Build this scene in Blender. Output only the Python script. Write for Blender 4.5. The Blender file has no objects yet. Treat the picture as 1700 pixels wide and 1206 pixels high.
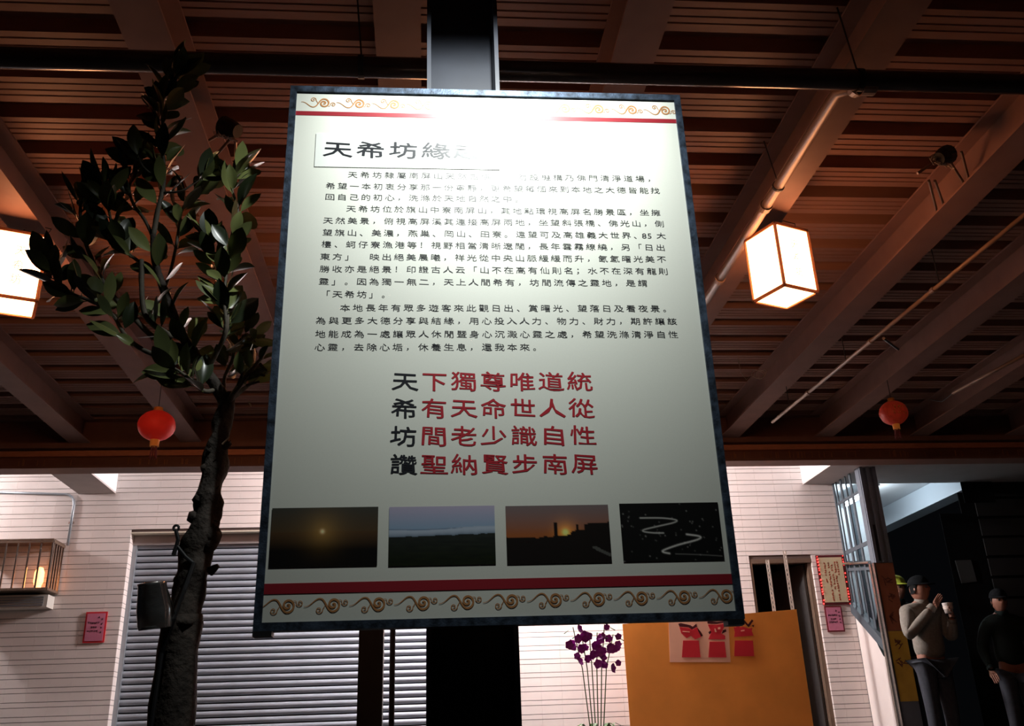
import bpy, bmesh, math, random
from mathutils import Vector, Matrix, noise
rnd = random.Random(11)
PI = math.pi
SC = bpy.context.scene
COL = SC.collection

# ------------------------------------------------------------------ camera, world, lights
EZ = 1.6                       # eye height above the lower ground
F_PX, CX, CY = 1600.0, 850.0, 543.0
PITCH, YAW, ROLL = (math.radians(a) for a in (23.3, 5.6, 2.1))
_cp, _sp, _cy, _sy = math.cos(PITCH), math.sin(PITCH), math.cos(YAW), math.sin(YAW)
FW = Vector((_sy*_cp, _cy*_cp, _sp))
_R0 = Vector((_cy, -_sy, 0)); _U0 = _R0.cross(FW)
RT = _R0*math.cos(ROLL) - _U0*math.sin(ROLL)
UP = _R0*math.sin(ROLL) + _U0*math.cos(ROLL)
cam = bpy.data.cameras.new('camera'); camo = bpy.data.objects.new('camera', cam); COL.objects.link(camo)
cam.sensor_width = 36; cam.lens = F_PX/1700*36; cam.shift_y = -60/1700
cam.clip_start = .05; cam.clip_end = 200
m4 = Matrix((RT, UP, -FW)).transposed().to_4x4(); m4.translation = (0, 0, EZ)
camo.matrix_world = m4
SC.camera = camo
SC.view_settings.view_transform = 'Standard'; SC.view_settings.look = 'None'
SC.view_settings.exposure = 0; SC.view_settings.gamma = 1; SC.view_settings.use_curve_mapping = False
W = bpy.data.worlds.new('night'); SC.world = W; W.use_nodes = True
W.node_tree.nodes['Background'].inputs[0].default_value = (.45, .5, .62, 1)
W.node_tree.nodes['Background'].inputs[1].default_value = .003

def lamp(name, kind, loc, power, col, target=None, **kw):
    l = bpy.data.lights.new(name, kind); l.energy = power; l.color = col
    for k, v in kw.items(): setattr(l, k, v)
    o = bpy.data.objects.new(name, l); COL.objects.link(o); o.location = loc
    if target is not None:
        o.rotation_euler = (Vector(target)-Vector(loc)).to_track_quat('-Z', 'Y').to_euler()
    return o
LAMP_POS = Vector((.25, 1.80, 2.19+EZ))
lamp('sign_spot', 'SPOT', LAMP_POS, 124, (.95, 1, .97), (.22, 2.44, 1.70+EZ), spot_size=math.radians(101), spot_blend=1.0, shadow_soft_size=.03)
for _x in (.35, .9, 1.45): lamp('wall_tube_light', 'POINT', (_x, 10.45, 2.93+EZ), 265, (1, .93, .935), shadow_soft_size=.08)
lamp('wall_tube_light', 'POINT', (-6.0, 10.45, 2.93+EZ), 150, (1, .93, .935), shadow_soft_size=.08)
lamp('hall_light', 'POINT', (5.66, 11.95, 2.74+EZ), 20, (.80, .92, 1), shadow_soft_size=.03)
lamp('hall_light', 'AREA', (5.5, 14.4, 2.80+EZ), 40, (.80, .92, 1), (5.5, 14.4, 0), shape='RECTANGLE', size=.12, size_y=2.2)  # added soft light for the hall beam; no fixture hangs here
LANTERN_E = 15.0
LANTERN_C = (1.0, .40, .17)

# ------------------------------------------------------------------ helpers
def ray(px, py):
    return RT*((px-CX)/F_PX) - UP*((py-CY)/F_PX) + FW
def aty(px, py, Y):
    d = ray(px, py); d = d*(Y/d.y); return Vector((d.x, d.y, d.z+EZ))
def ath(px, py, h):
    d = ray(px, py); d = d*(h/d.z); return Vector((d.x, d.y, d.z+EZ))
def atx(px, py, X):
    d = ray(px, py); d = d*(X/d.x); return Vector((d.x, d.y, d.z+EZ))

def mat(name, col, rough=.6, metal=0, spec=.5, var=0, scale=8, bump=0, bscale=40, emit=None, estr=0, attr=None, stretch=None, alpha=None, trans=0):
    m = bpy.data.materials.new(name); m.use_nodes = True
    n = m.node_tree.nodes; l = m.node_tree.links; p = n['Principled BSDF']
    p.inputs['Base Color'].default_value = (*col, 1)
    p.inputs['Roughness'].default_value = rough; p.inputs['Metallic'].default_value = metal
    p.inputs['Specular IOR Level'].default_value = spec
    if trans: p.inputs['Transmission Weight'].default_value = trans
    if emit:
        p.inputs['Emission Color'].default_value = (*emit, 1); p.inputs['Emission Strength'].default_value = estr
    tc = n.new('ShaderNodeTexCoord')
    vec = tc.outputs['Object']
    if stretch:
        mp = n.new('ShaderNodeMapping'); mp.inputs['Scale'].default_value = stretch
        l.new(vec, mp.inputs['Vector']); vec = mp.outputs['Vector']
    if var:
        t = n.new('ShaderNodeTexNoise'); t.inputs['Scale'].default_value = scale; t.inputs['Detail'].default_value = 5
        l.new(vec, t.inputs['Vector'])
        r = n.new('ShaderNodeValToRGB')
        r.color_ramp.elements[0].position = .3; r.color_ramp.elements[1].position = .7
        r.color_ramp.elements[0].color = (*[max(0, c*(1-var)) for c in col], 1)
        r.color_ramp.elements[1].color = (*[min(1, c*(1+var)) for c in col], 1)
        l.new(t.outputs['Fac'], r.inputs['Fac']); l.new(r.outputs['Color'], p.inputs['Base Color'])
    if attr:
        a = n.new('ShaderNodeAttribute'); a.attribute_name = attr
        l.new(a.outputs['Color'], p.inputs['Base Color'])
    if bump:
        t2 = n.new('ShaderNodeTexNoise'); t2.inputs['Scale'].default_value = bscale; t2.inputs['Detail'].default_value = 4
        l.new(vec, t2.inputs['Vector'])
        b = n.new('ShaderNodeBump'); b.inputs['Strength'].default_value = bump; b.inputs['Distance'].default_value = .01
        l.new(t2.outputs['Fac'], b.inputs['Height']); l.new(b.outputs['Normal'], p.inputs['Normal'])
    return m

class MB:
    def __init__(s): s.v = []; s.f = []; s.c = []
    def quad(s, a, b, c, d):
        i = len(s.v); s.v += [tuple(a), tuple(b), tuple(c), tuple(d)]; s.f.append((i, i+1, i+2, i+3))
    def box(s, x0, x1, y0, y1, z0, z1):
        i = len(s.v)
        s.v += [(x0,y0,z0),(x1,y0,z0),(x1,y1,z0),(x0,y1,z0),(x0,y0,z1),(x1,y0,z1),(x1,y1,z1),(x0,y1,z1)]
        s.f += [tuple(i+k for k in q) for q in ((3,2,1,0),(4,5,6,7),(0,1,5,4),(1,2,6,5),(2,3,7,6),(3,0,4,7))]
        return s
    def obox(s, o, ax, ay, az):
        # box spanned from corner o by three edge vectors
        o, ax, ay, az = map(Vector, (o, ax, ay, az)); i = len(s.v)
        for k in ((0,0,0),(1,0,0),(1,1,0),(0,1,0),(0,0,1),(1,0,1),(1,1,1),(0,1,1)):
            s.v.append(tuple(o+ax*k[0]+ay*k[1]+az*k[2]))
        s.f += [tuple(i+k for k in q) for q in ((3,2,1,0),(4,5,6,7),(0,1,5,4),(1,2,6,5),(2,3,7,6),(3,0,4,7))]
        return s
    def bar(s, a, b, w, t, up=(0,0,1)):
        a, b = Vector(a), Vector(b); d = b-a
        x = d.cross(Vector(up))
        if x.length < 1e-6: x = Vector((1,0,0))
        x.normalize(); y = x.cross(d).normalized()
        return s.obox(a-x*w/2-y*t/2, d, x*w, y*t)
    def tube(s, pts, rad, n=8, cap=True, jit=0):
        pts = [Vector(p) for p in pts]
        if not isinstance(rad, (list, tuple)): rad = [rad]*len(pts)
        base = len(s.v); ref = Vector((.3, .2, .93)).normalized()
        for k, p in enumerate(pts):
            d = (pts[min(k+1, len(pts)-1)]-pts[max(k-1, 0)]).normalized()
            x = ref - d*ref.dot(d)
            if x.length < 1e-3: x = Vector((1,0,0)) - d*d.x
            x.normalize(); ref = x; y = d.cross(x)
            for j in range(n):
                a = 2*PI*j/n
                r = rad[k]
                if jit: r *= 1+jit*noise.noise(Vector((p.x*22+math.cos(a)*1.3, p.z*22+math.sin(a)*1.3, p.y*9)))
                s.v.append(tuple(p+(x*math.cos(a)+y*math.sin(a))*r))
        for k in range(len(pts)-1):
            for j in range(n):
                a = base+k*n+j; b = base+k*n+(j+1)%n
                s.f.append((a, b, b+n, a+n))
        if cap:
            s.f.append(tuple(base+j for j in range(n))[::-1])
            s.f.append(tuple(base+(len(pts)-1)*n+j for j in range(n)))
        return s
    def lathe(s, c, prof, n=20, axis=(0,0,1)):
        c = Vector(c); az = Vector(axis).normalized(); ax = az.orthogonal().normalized(); ay = az.cross(ax)
        base = len(s.v)
        for r, z in prof:
            for j in range(n):
                a = 2*PI*j/n; s.v.append(tuple(c+az*z+(ax*math.cos(a)+ay*math.sin(a))*r))
        for k in range(len(prof)-1):
            for j in range(n):
                a = base+k*n+j; b = base+k*n+(j+1)%n
                s.f.append((a, b, b+n, a+n))
        return s
    def prism(s, poly, d):
        d = Vector(d); i = len(s.v); n = len(poly)
        s.v += [tuple(Vector(p)) for p in poly]+[tuple(Vector(p)+d) for p in poly]
        s.f.append(tuple(range(i, i+n))); s.f.append(tuple(range(i+2*n-1, i+n-1, -1)))
        for k in range(n): s.f.append((i+(k+1)%n, i+k, i+n+k, i+n+(k+1)%n))
        return s
    def mesh(s, name, m, smooth=False):
        me = bpy.data.meshes.new(name); me.from_pydata(s.v, [], s.f); me.update()
        if m: me.materials.append(m)
        if smooth: me.polygons.foreach_set('use_smooth', [True]*len(me.polygons))
        return me
    def build(s, name, m, parent=None, smooth=False, fix=True):
        me = s.mesh(name, m, smooth)
        if fix:
            b = bmesh.new(); b.from_mesh(me); bmesh.ops.recalc_face_normals(b, faces=b.faces); b.to_mesh(me); b.free()
        return link(name, me, parent)
def link(name, me, parent=None):
    o = bpy.data.objects.new(name, me); COL.objects.link(o)
    if parent is not None:
        o.parent = parent
        o.matrix_parent_inverse = Matrix.Translation(-world_loc(parent))
    return o
def world_loc(o):
    v = Vector((0, 0, 0))
    while o is not None:
        v = v + o.location
        if o.parent is not None: v = v + o.matrix_parent_inverse.translation
        o = o.parent
    return v
def thing(name, loc, label, cat, group=None):
    o = bpy.data.objects.new(name, None); COL.objects.link(o); o.location = loc; o.empty_display_size = .1
    return tag(o, label, cat, group)
def tag(o, label, cat, group=None):
    o['label'] = label; o['category'] = cat
    if group: o['group'] = group
    return o
def struct(o): o['kind'] = 'structure'; return o
def stuff(o): o['kind'] = 'stuff'; return o

# ------------------------------------------------------------------ materials
M = {}
M['deck'] = mat('painted_deck', (.27, .138, .098), .55, 0, .35, .12, 5, .06, 60, stretch=(.3, 3, 3))
M['rafter'] = mat('painted_steel', (.25, .135, .105), .6, 0, .3, .10, 6)
M['column'] = mat('grey_blue_steel', (.030, .034, .048), .45, 0, .5, .12, 10)
M['pipe'] = mat('dark_pipe', (.07, .045, .035), .22, 0, .6, .1, 8)
M['conduit'] = mat('zinc_conduit', (.30, .19, .13), .42, .1, .5, .1, 12)
M['panel'] = mat('sign_panel', (.80, .82, .74), .40, 0, .9, .015, 300)
M['slip'] = mat('paper_slip', (.84, .87, .83), .40, 0, .9)
M['ink'] = mat('black_ink', (.012, .014, .02), .40, 0, .45)
M['redink'] = mat('red_ink', (.42, .018, .03), .40, 0, .45)
M['stripe'] = mat('dark_red_stripe', (.33, .010, .022), .40, 0, .9)
M['gold'] = mat('ochre_print', (.52, .235, .085), .40, 0, .9)
M['frame'] = mat('dark_blue_steel', (.045, .065, .10), .5, .55, .5, .7, 45, .12, 200)
M['print'] = mat('photo_print', (1, 1, 1), .50, 0, .12, attr='Col')
M['black'] = mat('black_paint', (.012, .012, .014), .55, 0, .4, .2, 10)
M['mortar'] = mat('mortar', (.10, .065, .055), .9)
M['tile'] = mat('pinkish_wall_tile', (.74, .65, .61), .45, 0, .4, .05, 3)
M['white'] = mat('white_plaster', (.80, .82, .84), .8, 0, .3, .03, 4)
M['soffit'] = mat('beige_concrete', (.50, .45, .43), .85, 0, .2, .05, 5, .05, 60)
M['slat'] = mat('galvanised_slat', (.34, .37, .42), .42, .25, .5, .05, 6)
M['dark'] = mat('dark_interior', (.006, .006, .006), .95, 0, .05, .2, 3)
M['doorframe'] = mat('brown_steel', (.17, .11, .075), .4, .3, .5, .1, 9)
M['alu'] = mat('grey_aluminium', (.30, .33, .36), .4, .5, .5, .06, 8)
M['steel'] = mat('stainless_steel', (.62, .58, .54), .22, .95, .5, .05, 14)
M['slotted'] = mat('painted_angle', (.62, .52, .44), .55, .1, .4, .1, 20)
M['wood'] = mat('lantern_wood', (.42, .17, .075), .6, 0, .3, .2, 30)
M['paper'] = mat('lit_paper', (.9, .8, .65), .8, 0, .1, emit=LANTERN_C, estr=LANTERN_E)
def glow_wood():
    m = M['wood']; n = m.node_tree.nodes; l = m.node_tree.links; p = n['Principled BSDF']
    t = n.new('ShaderNodeBsdfTranslucent'); t.inputs['Color'].default_value = (.70, .50, .36, 1)
    mx = n.new('ShaderNodeMixShader'); mx.inputs[0].default_value = .10
    l.new(p.outputs[0], mx.inputs[1]); l.new(t.outputs[0], mx.inputs[2]); l.new(mx.outputs[0], n['Material Output'].inputs[0])
glow_wood()
M['litink'] = mat('lit_ink', (.05, .03, .02), .8, 0, .1, emit=(1, .74, .50), estr=.8)  # faint emission stands for lantern light passing through the ink
M['red'] = mat('red_lantern_cloth', (.62, .02, .012), .5, 0, .3, .08, 12, emit=(.9, .03, .015), estr=.10)
M['red2'] = mat('red_lantern_gauze', (.40, .03, .018), .5, 0, .3, .25, 30, emit=(.8, .06, .02), estr=.06)
M['tassel'] = mat('orange_paper', (.62, .20, .03), .6, 0, .3, emit=(.8, .25, .04), estr=.10)
M['goldpaint'] = mat('gold_paint', (.75, .32, .07), .4, .2, .5)
M['bark'] = mat('rough_bark', (.050, .040, .034), .85, 0, .25, .5, 26, .6, 70)
M['twig'] = mat('twig_bark', (.10, .085, .065), .7, 0, .3, .3, 30, .2, 80)
M['cutwood'] = mat('pale_cut_wood', (.42, .30, .2), .8, 0, .2, .15, 30)
M['orange'] = mat('orange_banner', (.78, .27, .045), .6, 0, .25, .10, 2.5)
M['peach'] = mat('peach_print', (.85, .45, .30), .6, 0, .25)
M['brightred'] = mat('red_print', (.55, .02, .03), .6, 0, .25)
M['maroon'] = mat('maroon_print', (.06, .006, .008), .6, 0, .25)
M['pink'] = mat('pink_notice', (.50, .16, .24), .6, 0, .25)
M['notice'] = mat('cream_notice', (.62, .52, .33), .6, 0, .25)
M['redled'] = mat('red_led', (.8, .02, .02), .3, 0, .5, emit=(1, .035, .03), estr=6)
M['tube'] = mat('tube_glow', (.9, .9, .9), .5, 0, .3, emit=(.85, .95, 1), estr=9)
M['walltube'] = mat('wall_tube_glow', (.9, .9, .9), .5, 0, .3, emit=(1, .94, .95), estr=8)
M['warmbulb'] = mat('warm_bulb', (.9, .6, .3), .5, 0, .3, emit=(1, .33, .09), estr=5)
M['yellow'] = mat('yellow_paper', (.55, .34, .05), .7, 0, .2, .12, 8)
M['poster'] = mat('russet_poster', (.30, .105, .055), .7, 0, .2, .1, 6)
M['skin'] = mat('skin', (.26, .115, .075), .55, 0, .35, .05, 30)
M['sweater'] = mat('oatmeal_knit', (.20, .178, .15), .9, 0, .15, .12, 45, .3, 160)
M['trousers'] = mat('dark_cloth', (.03, .032, .04), .85, 0, .2, .15, 30)
M['hat'] = mat('black_cap_cloth', (.006, .007, .008), .9, 0, .05, .1, 30)
M['lime'] = mat('lime_cap_cloth', (.42, .46, .05), .8, 0, .25, .1, 30)
M['jacket'] = mat('dark_green_jacket', (.012, .018, .017), .9, 0, .08, .1, 20)
M['hair'] = mat('black_hair', (.006, .006, .006), .8, 0, .08)
M['eye'] = mat('eye_dark', (.02, .015, .012), .2, 0, .5)
M['cup'] = mat('white_paper_cup', (.62, .55, .50), .6, 0, .3, .12, 40)
M['tin'] = mat('bright_tin', (.85, .82, .79), .25, .95, .5, .12, 25, .12, 50)
M['ground'] = mat('asphalt_ground', (.045, .045, .045), .9, 0, .2, .3, 6, .2, 80)
M['plaza'] = mat('grey_paving', (.06, .055, .052), .8, 0, .3, .12, 3)
M['pot'] = mat('clay_pot', (.22, .09, .05), .8, 0, .2, .15, 8)
M['soil'] = mat('soil', (.03, .022, .016), .95, 0, .1, .3, 30)
M['petal'] = mat('purple_petal', (.30, .015, .26), .5, 0, .35, .2, 40)
M['petal2'] = mat('pale_petal_lip', (.72, .35, .62), .5, 0, .35)
M['greenstem'] = mat('green_stem', (.06, .12, .03), .6, 0, .3)
M['wire'] = mat('wire_black', (.02, .018, .016), .5, 0, .4)
M['tiewire'] = mat('pale_tie_wire', (.45, .36, .28), .4, .4, .5)
M['glassbox'] = mat('clear_glass', (1, 1, 1), .02, 0, .5, trans=1)
def leaf_mat(name, a, b):
    m = bpy.data.materials.new(name); m.use_nodes = True; n = m.node_tree.nodes; l = m.node_tree.links; p = n['Principled BSDF']
    oi = n.new('ShaderNodeObjectInfo'); r = n.new('ShaderNodeValToRGB')
    r.color_ramp.elements[0].color = (*a, 1); r.color_ramp.elements[1].color = (*b, 1)
    r.color_ramp.elements[0].position = .30
    l.new(oi.outputs['Random'], r.inputs['Fac']); l.new(r.outputs['Color'], p.inputs['Base Color'])
    p.inputs['Roughness'].default_value = .30; p.inputs['Specular IOR Level'].default_value = .55
    return m
M['leaf'] = leaf_mat('glossy_leaf', (.022, .032, .014), (.24, .27, .09))
# thin pane material: clear with a weak reflection
def pane_mat():
    m = bpy.data.materials.new('window_glass'); m.use_nodes = True; n = m.node_tree.nodes; l = m.node_tree.links
    n.remove(n['Principled BSDF']); out = n['Material Output']
    t = n.new('ShaderNodeBsdfTransparent'); g = n.new('ShaderNodeBsdfGlossy'); g.inputs['Roughness'].default_value = .05
    t.inputs['Color'].default_value = (.94, .97, .98, 1)
    mx = n.new('ShaderNodeMixShader'); mx.inputs[0].default_value = .06
    l.new(t.outputs[0], mx.inputs[1]); l.new(g.outputs[0], mx.inputs[2]); l.new(mx.outputs[0], out.inputs[0])
    return m
M['pane'] = pane_mat()

# ------------------------------------------------------------------ setting: ground, plaza
FLOOR_H = -.30; ZF = FLOOR_H+EZ; YW = 11.2; ZD = 3.05+EZ; ZR = 2.80+EZ
struct(MB().box(-16, 18, -8, 8.3, -.3, 0).build('ground', M['ground']))
struct(MB().box(-16, 18, 8.3, 22, -.3, ZF).build('floor', M['plaza']))

# ------------------------------------------------------------------ roof deck (trapezoidal sheet, ribs run left to right)
mb = MB(); prof = []
y = 4.267-.334*14
while y < 9.45:
    c = y
    prof += [(c-.066, 0), (c-.054, .075), (c+.054, .075), (c+.066, 0)]
    for g in (.066+.045, .066+.10, .066+.145):
        prof += [(c+g-.006, 0), (c+g-.003, .007), (c+g+.003, .007), (c+g+.006, 0)]
    y += .334
for k in range(len(prof)-1):
    a, b = prof[k], prof[k+1]
    mb.quad((-9, a[0], ZD+a[1]), (11, a[0], ZD+a[1]), (11, b[0], ZD+b[1]), (-9, b[0], ZD+b[1]))
mb.box(-9, 11, prof[0][0], 9.5, ZD+.09, ZD+.105)
struct(mb.build('ceiling', M['deck'], fix=False))

# rafters: H sections running front to back
RX = [-6.48, -5.42, -4.36, -3.33, -2.28, -1.18, -.12, .93, 2.02, 3.12, 4.12, 5.15, 6.2, 7.25, 8.3]
def h_rafter(x):
    m = MB(); w = .098; t = .012; y0, y1 = -.6, 9.33
    m.box(x-w, x+w, y0, y1, ZR, ZR+t); m.box(x-w, x+w, y0, y1, ZD-.001-t, ZD-.001); m.box(x-.006, x+.006, y0, y1, ZR+t, ZD-.001-t)
    return struct(m.build('rafter', M['rafter']))
for x in RX: h_rafter(x)
# eave beam across the far end of the roof
m = MB(); ye = 9.33
m.box(-9, 11, ye, ye+.16, ZR-.045, ZR+.005)
m.box(-9, 11, ye+.10, ye+.112, ZR-.24, ZR-.045)
m.box(-9, 11, ye-.02, ye+.20, ZR-.252, ZR-.225); m.box(-9, 11, ye+.12, ye+.135, ZR-.05, ZD+.10)  # last box: plate added to keep the gap above the beam dark
o = struct(m.build('eave_beam', M['rafter']))
m = MB(); m.box(-9, 11, ye+.055, ye+.10, ZR-.115, ZR-.06); m.build('lit_strip', mat('lantern_lit_orange', (.72, .33, .20), .45, .2, .5, .2, 14, stretch=(1, 20, 20)), o)  # orange strip stands in for lantern light on the beam's web
m = MB()
for k in range(150):
    x = rnd.uniform(-5, 7.5); w = rnd.uniform(.004, .012); m.box(x, x+w, ye+.093, ye+.10, ZR-.225, ZR-rnd.uniform(.12, .15))
stuff(m.build('reflection_streak', mat('web_reflection', (.42, .20, .11), .8), o))  # thin brown strips painted for reflections on the web
# cross beam under the near edge, out of the picture, that carries the rafters
m = MB(); m.box(-9, 11, .55, .75, ZR-.26, ZR); struct(m.build('cross_beam', M['rafter']))

# ------------------------------------------------------------------ far building: wall with shutter opening and doorway
SX0, SX1, ST = -3.30, .35, 2.315+EZ          # shutter opening
DX0, DX1, DT = 3.793, 4.549, 1.877+EZ         # doorway
WX0, WX1, WT = -9.0, 4.96, 3.9+EZ
m = MB(); yb = YW+.012; yt = YW+.25
m.box(WX0, SX0, yb, yt, ZF, WT); m.box(SX0, SX1, yb, yt, ST, WT); m.box(SX1, DX0, yb, yt, ZF, WT)
m.box(DX0, DX1, yb, yt, DT, WT); m.box(DX1, WX1-.012, yb, yt, ZF, WT)
wall = struct(m.build('wall_back', M['mortar']))
# wall tiles: courses alternate 89 mm and 49 mm, 4 mm joints
TL = .2265
def tile_mesh(w, h):
    t = MB(); t.box(0, w-.0012, 0, .014, 0, h-.0055)
    me = t.mesh('tile', M['tile']); return me
big = tile_mesh(TL, .0905); small = tile_mesh(TL, .0515)
field = MB(); cand = []
z = ZF; row = 0
rows = []
while z < 3.35+EZ:
    h = .0905 if row % 2 == 0 else .0515
    rows.append((z, h)); z += h; row += 1
# phase the courses to the photograph: a joint at eye height + 2.315
for (z, h) in rows:
    x = -6.2
    while x < WX1-.002:
        x0, x1 = x, min(x+TL, WX1)
        x += TL
        segs = [(x0, x1)]
        for (a, b, top) in ((SX0, SX1, ST), (DX0, DX1, DT)):
            if z < top-.01:
                ns = []
                for (p, q) in segs:
                    if q <= a or p >= b: ns.append((p, q)); continue
                    if p < a: ns.append((p, a))
                    if q > b: ns.append((b, q))
                segs = ns
        for (p, q) in segs:
            if q-p < .012: continue
            full = abs((q-p)-TL) < 1e-6
            vis = (-4.2 < p < -1.55 or 3.5 < p) and z < 2.8+EZ and z > 1.0+EZ
            if full and vis: cand.append((h, p, z))
            else: field.box(p, q-.0012, YW-.002, YW+.012, z, z+h-.0055)
cand.sort(key=lambda c: (-c[0], c[1]))
for i, (h, p, z) in enumerate(cand):
    if i < 298:
        o = link('tile', big if h > .08 else small, wall); o.location = (p, YW-.002+rnd.uniform(-.0008, .0008), z)
    else: field.box(p, p+TL-.0012, YW-.002, YW+.012, z, z+h-.0055)
# tiled reveals of the two openings
for (z, h) in rows:
    if z < ST-.05: field.box(SX0-.012, SX0+.004, YW, YW+.16, z, z+h-.0055)
    if z < DT-.05: field.box(DX1-.004, DX1+.012, YW, YW+.11, z, z+h-.0055)
stuff(field.build('tile_field', M['tile'], wall, fix=False))
m = MB(); m.box(SX0, SX1, YW+.002, YW+.2, ST-.012, ST+.0); m.build('lintel_trim', mat('cream_trim', (.66, .58, .46), .7), wall)

# roller shutter
sh = thing('roller_shutter', ((SX0+SX1)/2, YW+.17, ZF), 'grey metal roller shutter closed across the wide opening in the tiled wall', 'shutter')
sm = MB(); n = 8; pts = []
for j in range(n+1):
    a = PI*j/n; pts.append((-.016*math.sin(a)**.8 if 0 < j < n else 0, .004+.060*j/n))
for a, b in zip(pts, pts[1:]): sm.quad((SX0, a[0], a[1]), (SX1, a[0], a[1]), (SX1, b[0], b[1]), (SX0, b[0], b[1]))
slat = sm.mesh('slat', M['slat'], True)
k = 0
while ZF+.072*k < ST-.12:
    o = link('slat', slat, sh); o.location = (0, YW+.17, ZF+.072*k); k += 1
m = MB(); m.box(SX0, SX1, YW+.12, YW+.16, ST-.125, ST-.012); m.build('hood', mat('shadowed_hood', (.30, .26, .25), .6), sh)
m = MB(); m.box(SX0, SX0+.05, YW+.13, YW+.19, ZF, ST-.012); m.build('guide_rail', M['alu'], sh)
m = MB(); m.box(SX1-.05, SX1, YW+.13, YW+.19, ZF, ST-.012); m.build('guide_rail', M['alu'], sh)
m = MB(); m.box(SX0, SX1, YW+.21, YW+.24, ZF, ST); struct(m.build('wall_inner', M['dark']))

# doorway: frame, dark room behind, half open leaf
m = MB(); m.box(DX0, DX1, YW+.004, YW+.10, DT-.05, DT); m.box(DX0, DX0+.03, YW+.004, YW+.10, ZF, DT-.05); m.box(DX1-.05, DX1-.004, YW+.03, YW+.11, ZF, DT-.05)
dr = struct(m.build('door_1', M['doorframe']))
m = MB(); m.obox((DX1-.06, YW+.11, ZF), (-.20, .62, 0), (-.03, -.01, 0), (0, 0, DT-.06-ZF)); lf = m.build('door_leaf', mat('dark_brown_leaf', (.035, .03, .028), .4), dr)
m = MB(); m.lathe((DX1-.27, YW+.55, ZF+1.0), [(.001, 0), (.022, 0), (.022, .04), (.001, .05)], 12, (-1, 0, 0)); m.build('knob', M['steel'], lf)
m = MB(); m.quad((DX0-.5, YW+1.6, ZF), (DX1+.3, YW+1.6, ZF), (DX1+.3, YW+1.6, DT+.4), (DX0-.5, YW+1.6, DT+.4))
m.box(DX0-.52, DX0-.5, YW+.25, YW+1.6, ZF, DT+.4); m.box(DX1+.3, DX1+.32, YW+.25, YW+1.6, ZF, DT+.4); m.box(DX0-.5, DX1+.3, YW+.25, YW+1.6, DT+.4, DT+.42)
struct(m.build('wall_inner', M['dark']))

# concrete beams that jut from the wall under the floor above
def jut(x0, x1):
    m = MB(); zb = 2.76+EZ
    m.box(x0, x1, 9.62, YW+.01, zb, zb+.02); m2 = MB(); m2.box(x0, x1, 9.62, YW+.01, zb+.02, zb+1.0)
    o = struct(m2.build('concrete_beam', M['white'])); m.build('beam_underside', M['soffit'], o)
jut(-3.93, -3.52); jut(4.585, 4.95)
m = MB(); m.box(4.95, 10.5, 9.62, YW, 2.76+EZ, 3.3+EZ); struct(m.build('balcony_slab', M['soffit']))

# ------------------------------------------------------------------ glazed hall at the right
GX = 4.96; HX = 6.58
m = MB(); m.box(GX-.3, 6.03, 12.6, 12.7, ZF, 3.2+EZ); m.box(GX-.3, GX, YW+.25, 12.6, ZF, 3.2+EZ)
struct(m.build('wall_hall', M['white']))
m = MB(); m.box(GX-.3, HX+.2, YW, 16.2, 2.93+EZ, 3.0+EZ); struct(m.build('ceiling_hall', M['white']))
m = MB(); m.box(HX, HX+.25, YW-.02, 16.2, 2.66+EZ, 2.925+EZ); struct(m.build('hall_beam', mat('blue_white_paint', (.60, .67, .74), .7)))
m = MB(); m.box(HX+.005, 12, YW+.1, YW+.11, ZF, 3.2+EZ); m.box(6.3, HX+.005, YW+.1, YW+.106, ZF, 2.4+EZ); m.box(HX, HX+.4, YW-.03, YW-.021, 2.5+EZ, 2.76+EZ)  # last box: dark sheet added so the hall beam's end reads black
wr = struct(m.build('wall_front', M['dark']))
m = MB()
for k in range(14): m.box(HX+.2, 12, YW+.085, YW+.1, ZF+.24*k+.02, ZF+.24*k+.225)
m.build('panel', mat('dark_cladding', (.016, .014, .013), .7), wr)
# glazing
M['winframe'] = mat('shaded_blue_grey_frame', (.075, .09, .105), .5, .1, .4, .06, 8)  # aluminium darkened in colour to carry the shade on the frames
gw = struct(MB().box(GX-.012, GX+.004, YW-.035, YW, 1.36+EZ, 2.76+EZ).build('window_1', M['winframe']))
def sill_z(y): return EZ + 1.36 + (y-11.19)*.72
def gbar(name, y, z0, z1, w=.035): 
    MB().box(GX-.008, GX+.004, y-w/2, y+w/2, z0, z1).build(name, M['winframe'], gw)
for y, w in ((11.10, .02), (10.97, .045), (10.83, .02), (10.70, .045)):
    gbar('mullion', y, max(ZF+.02, sill_z(y)), 2.76+EZ, w)
for z, hh in ((2.5, .03), (1.92, .045)):
    MB().box(GX-.010, GX+.004, 10.52, YW-.05, z+EZ-hh/2, z+EZ+hh/2).build('transom', M['winframe'], gw)
MB().tube([(GX-.04, 10.50, 1.70+EZ), (GX-.04, YW-.02, 1.80+EZ)], .016, 10).build('rail', M['steel'], gw)
MB().obox((GX-.010, 10.52, 1.62+EZ), (.014, 0, 0), (0, YW-.05-10.52, .09), (0, 0, .035)).build('transom', M['winframe'], gw)
m = MB(); m.obox((GX-.04, 11.19, sill_z(11.19)-.12), (0, -.67, sill_z(10.52)-sill_z(11.19)), (.09, 0, 0), (0, 0, .12)); m.build('sloping_sill', M['winframe'], gw)
m = MB(); m.prism([(GX, 11.19, ZF), (GX, 10.52, ZF), (GX, 10.52, sill_z(10.52)-.12), (GX, 11.19, sill_z(11.19)-.12)], (.06, 0, 0)); m.build('wall_panel', M['tile'], gw)
m = MB(); m.prism([(GX+.004, 11.16, sill_z(11.16)), (GX+.004, 10.52, sill_z(10.52)), (GX+.004, 10.52, 2.75+EZ), (GX+.004, 11.16, 2.75+EZ)], (.006, 0, 0)); m.build('pane', M['pane'], gw)
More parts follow.
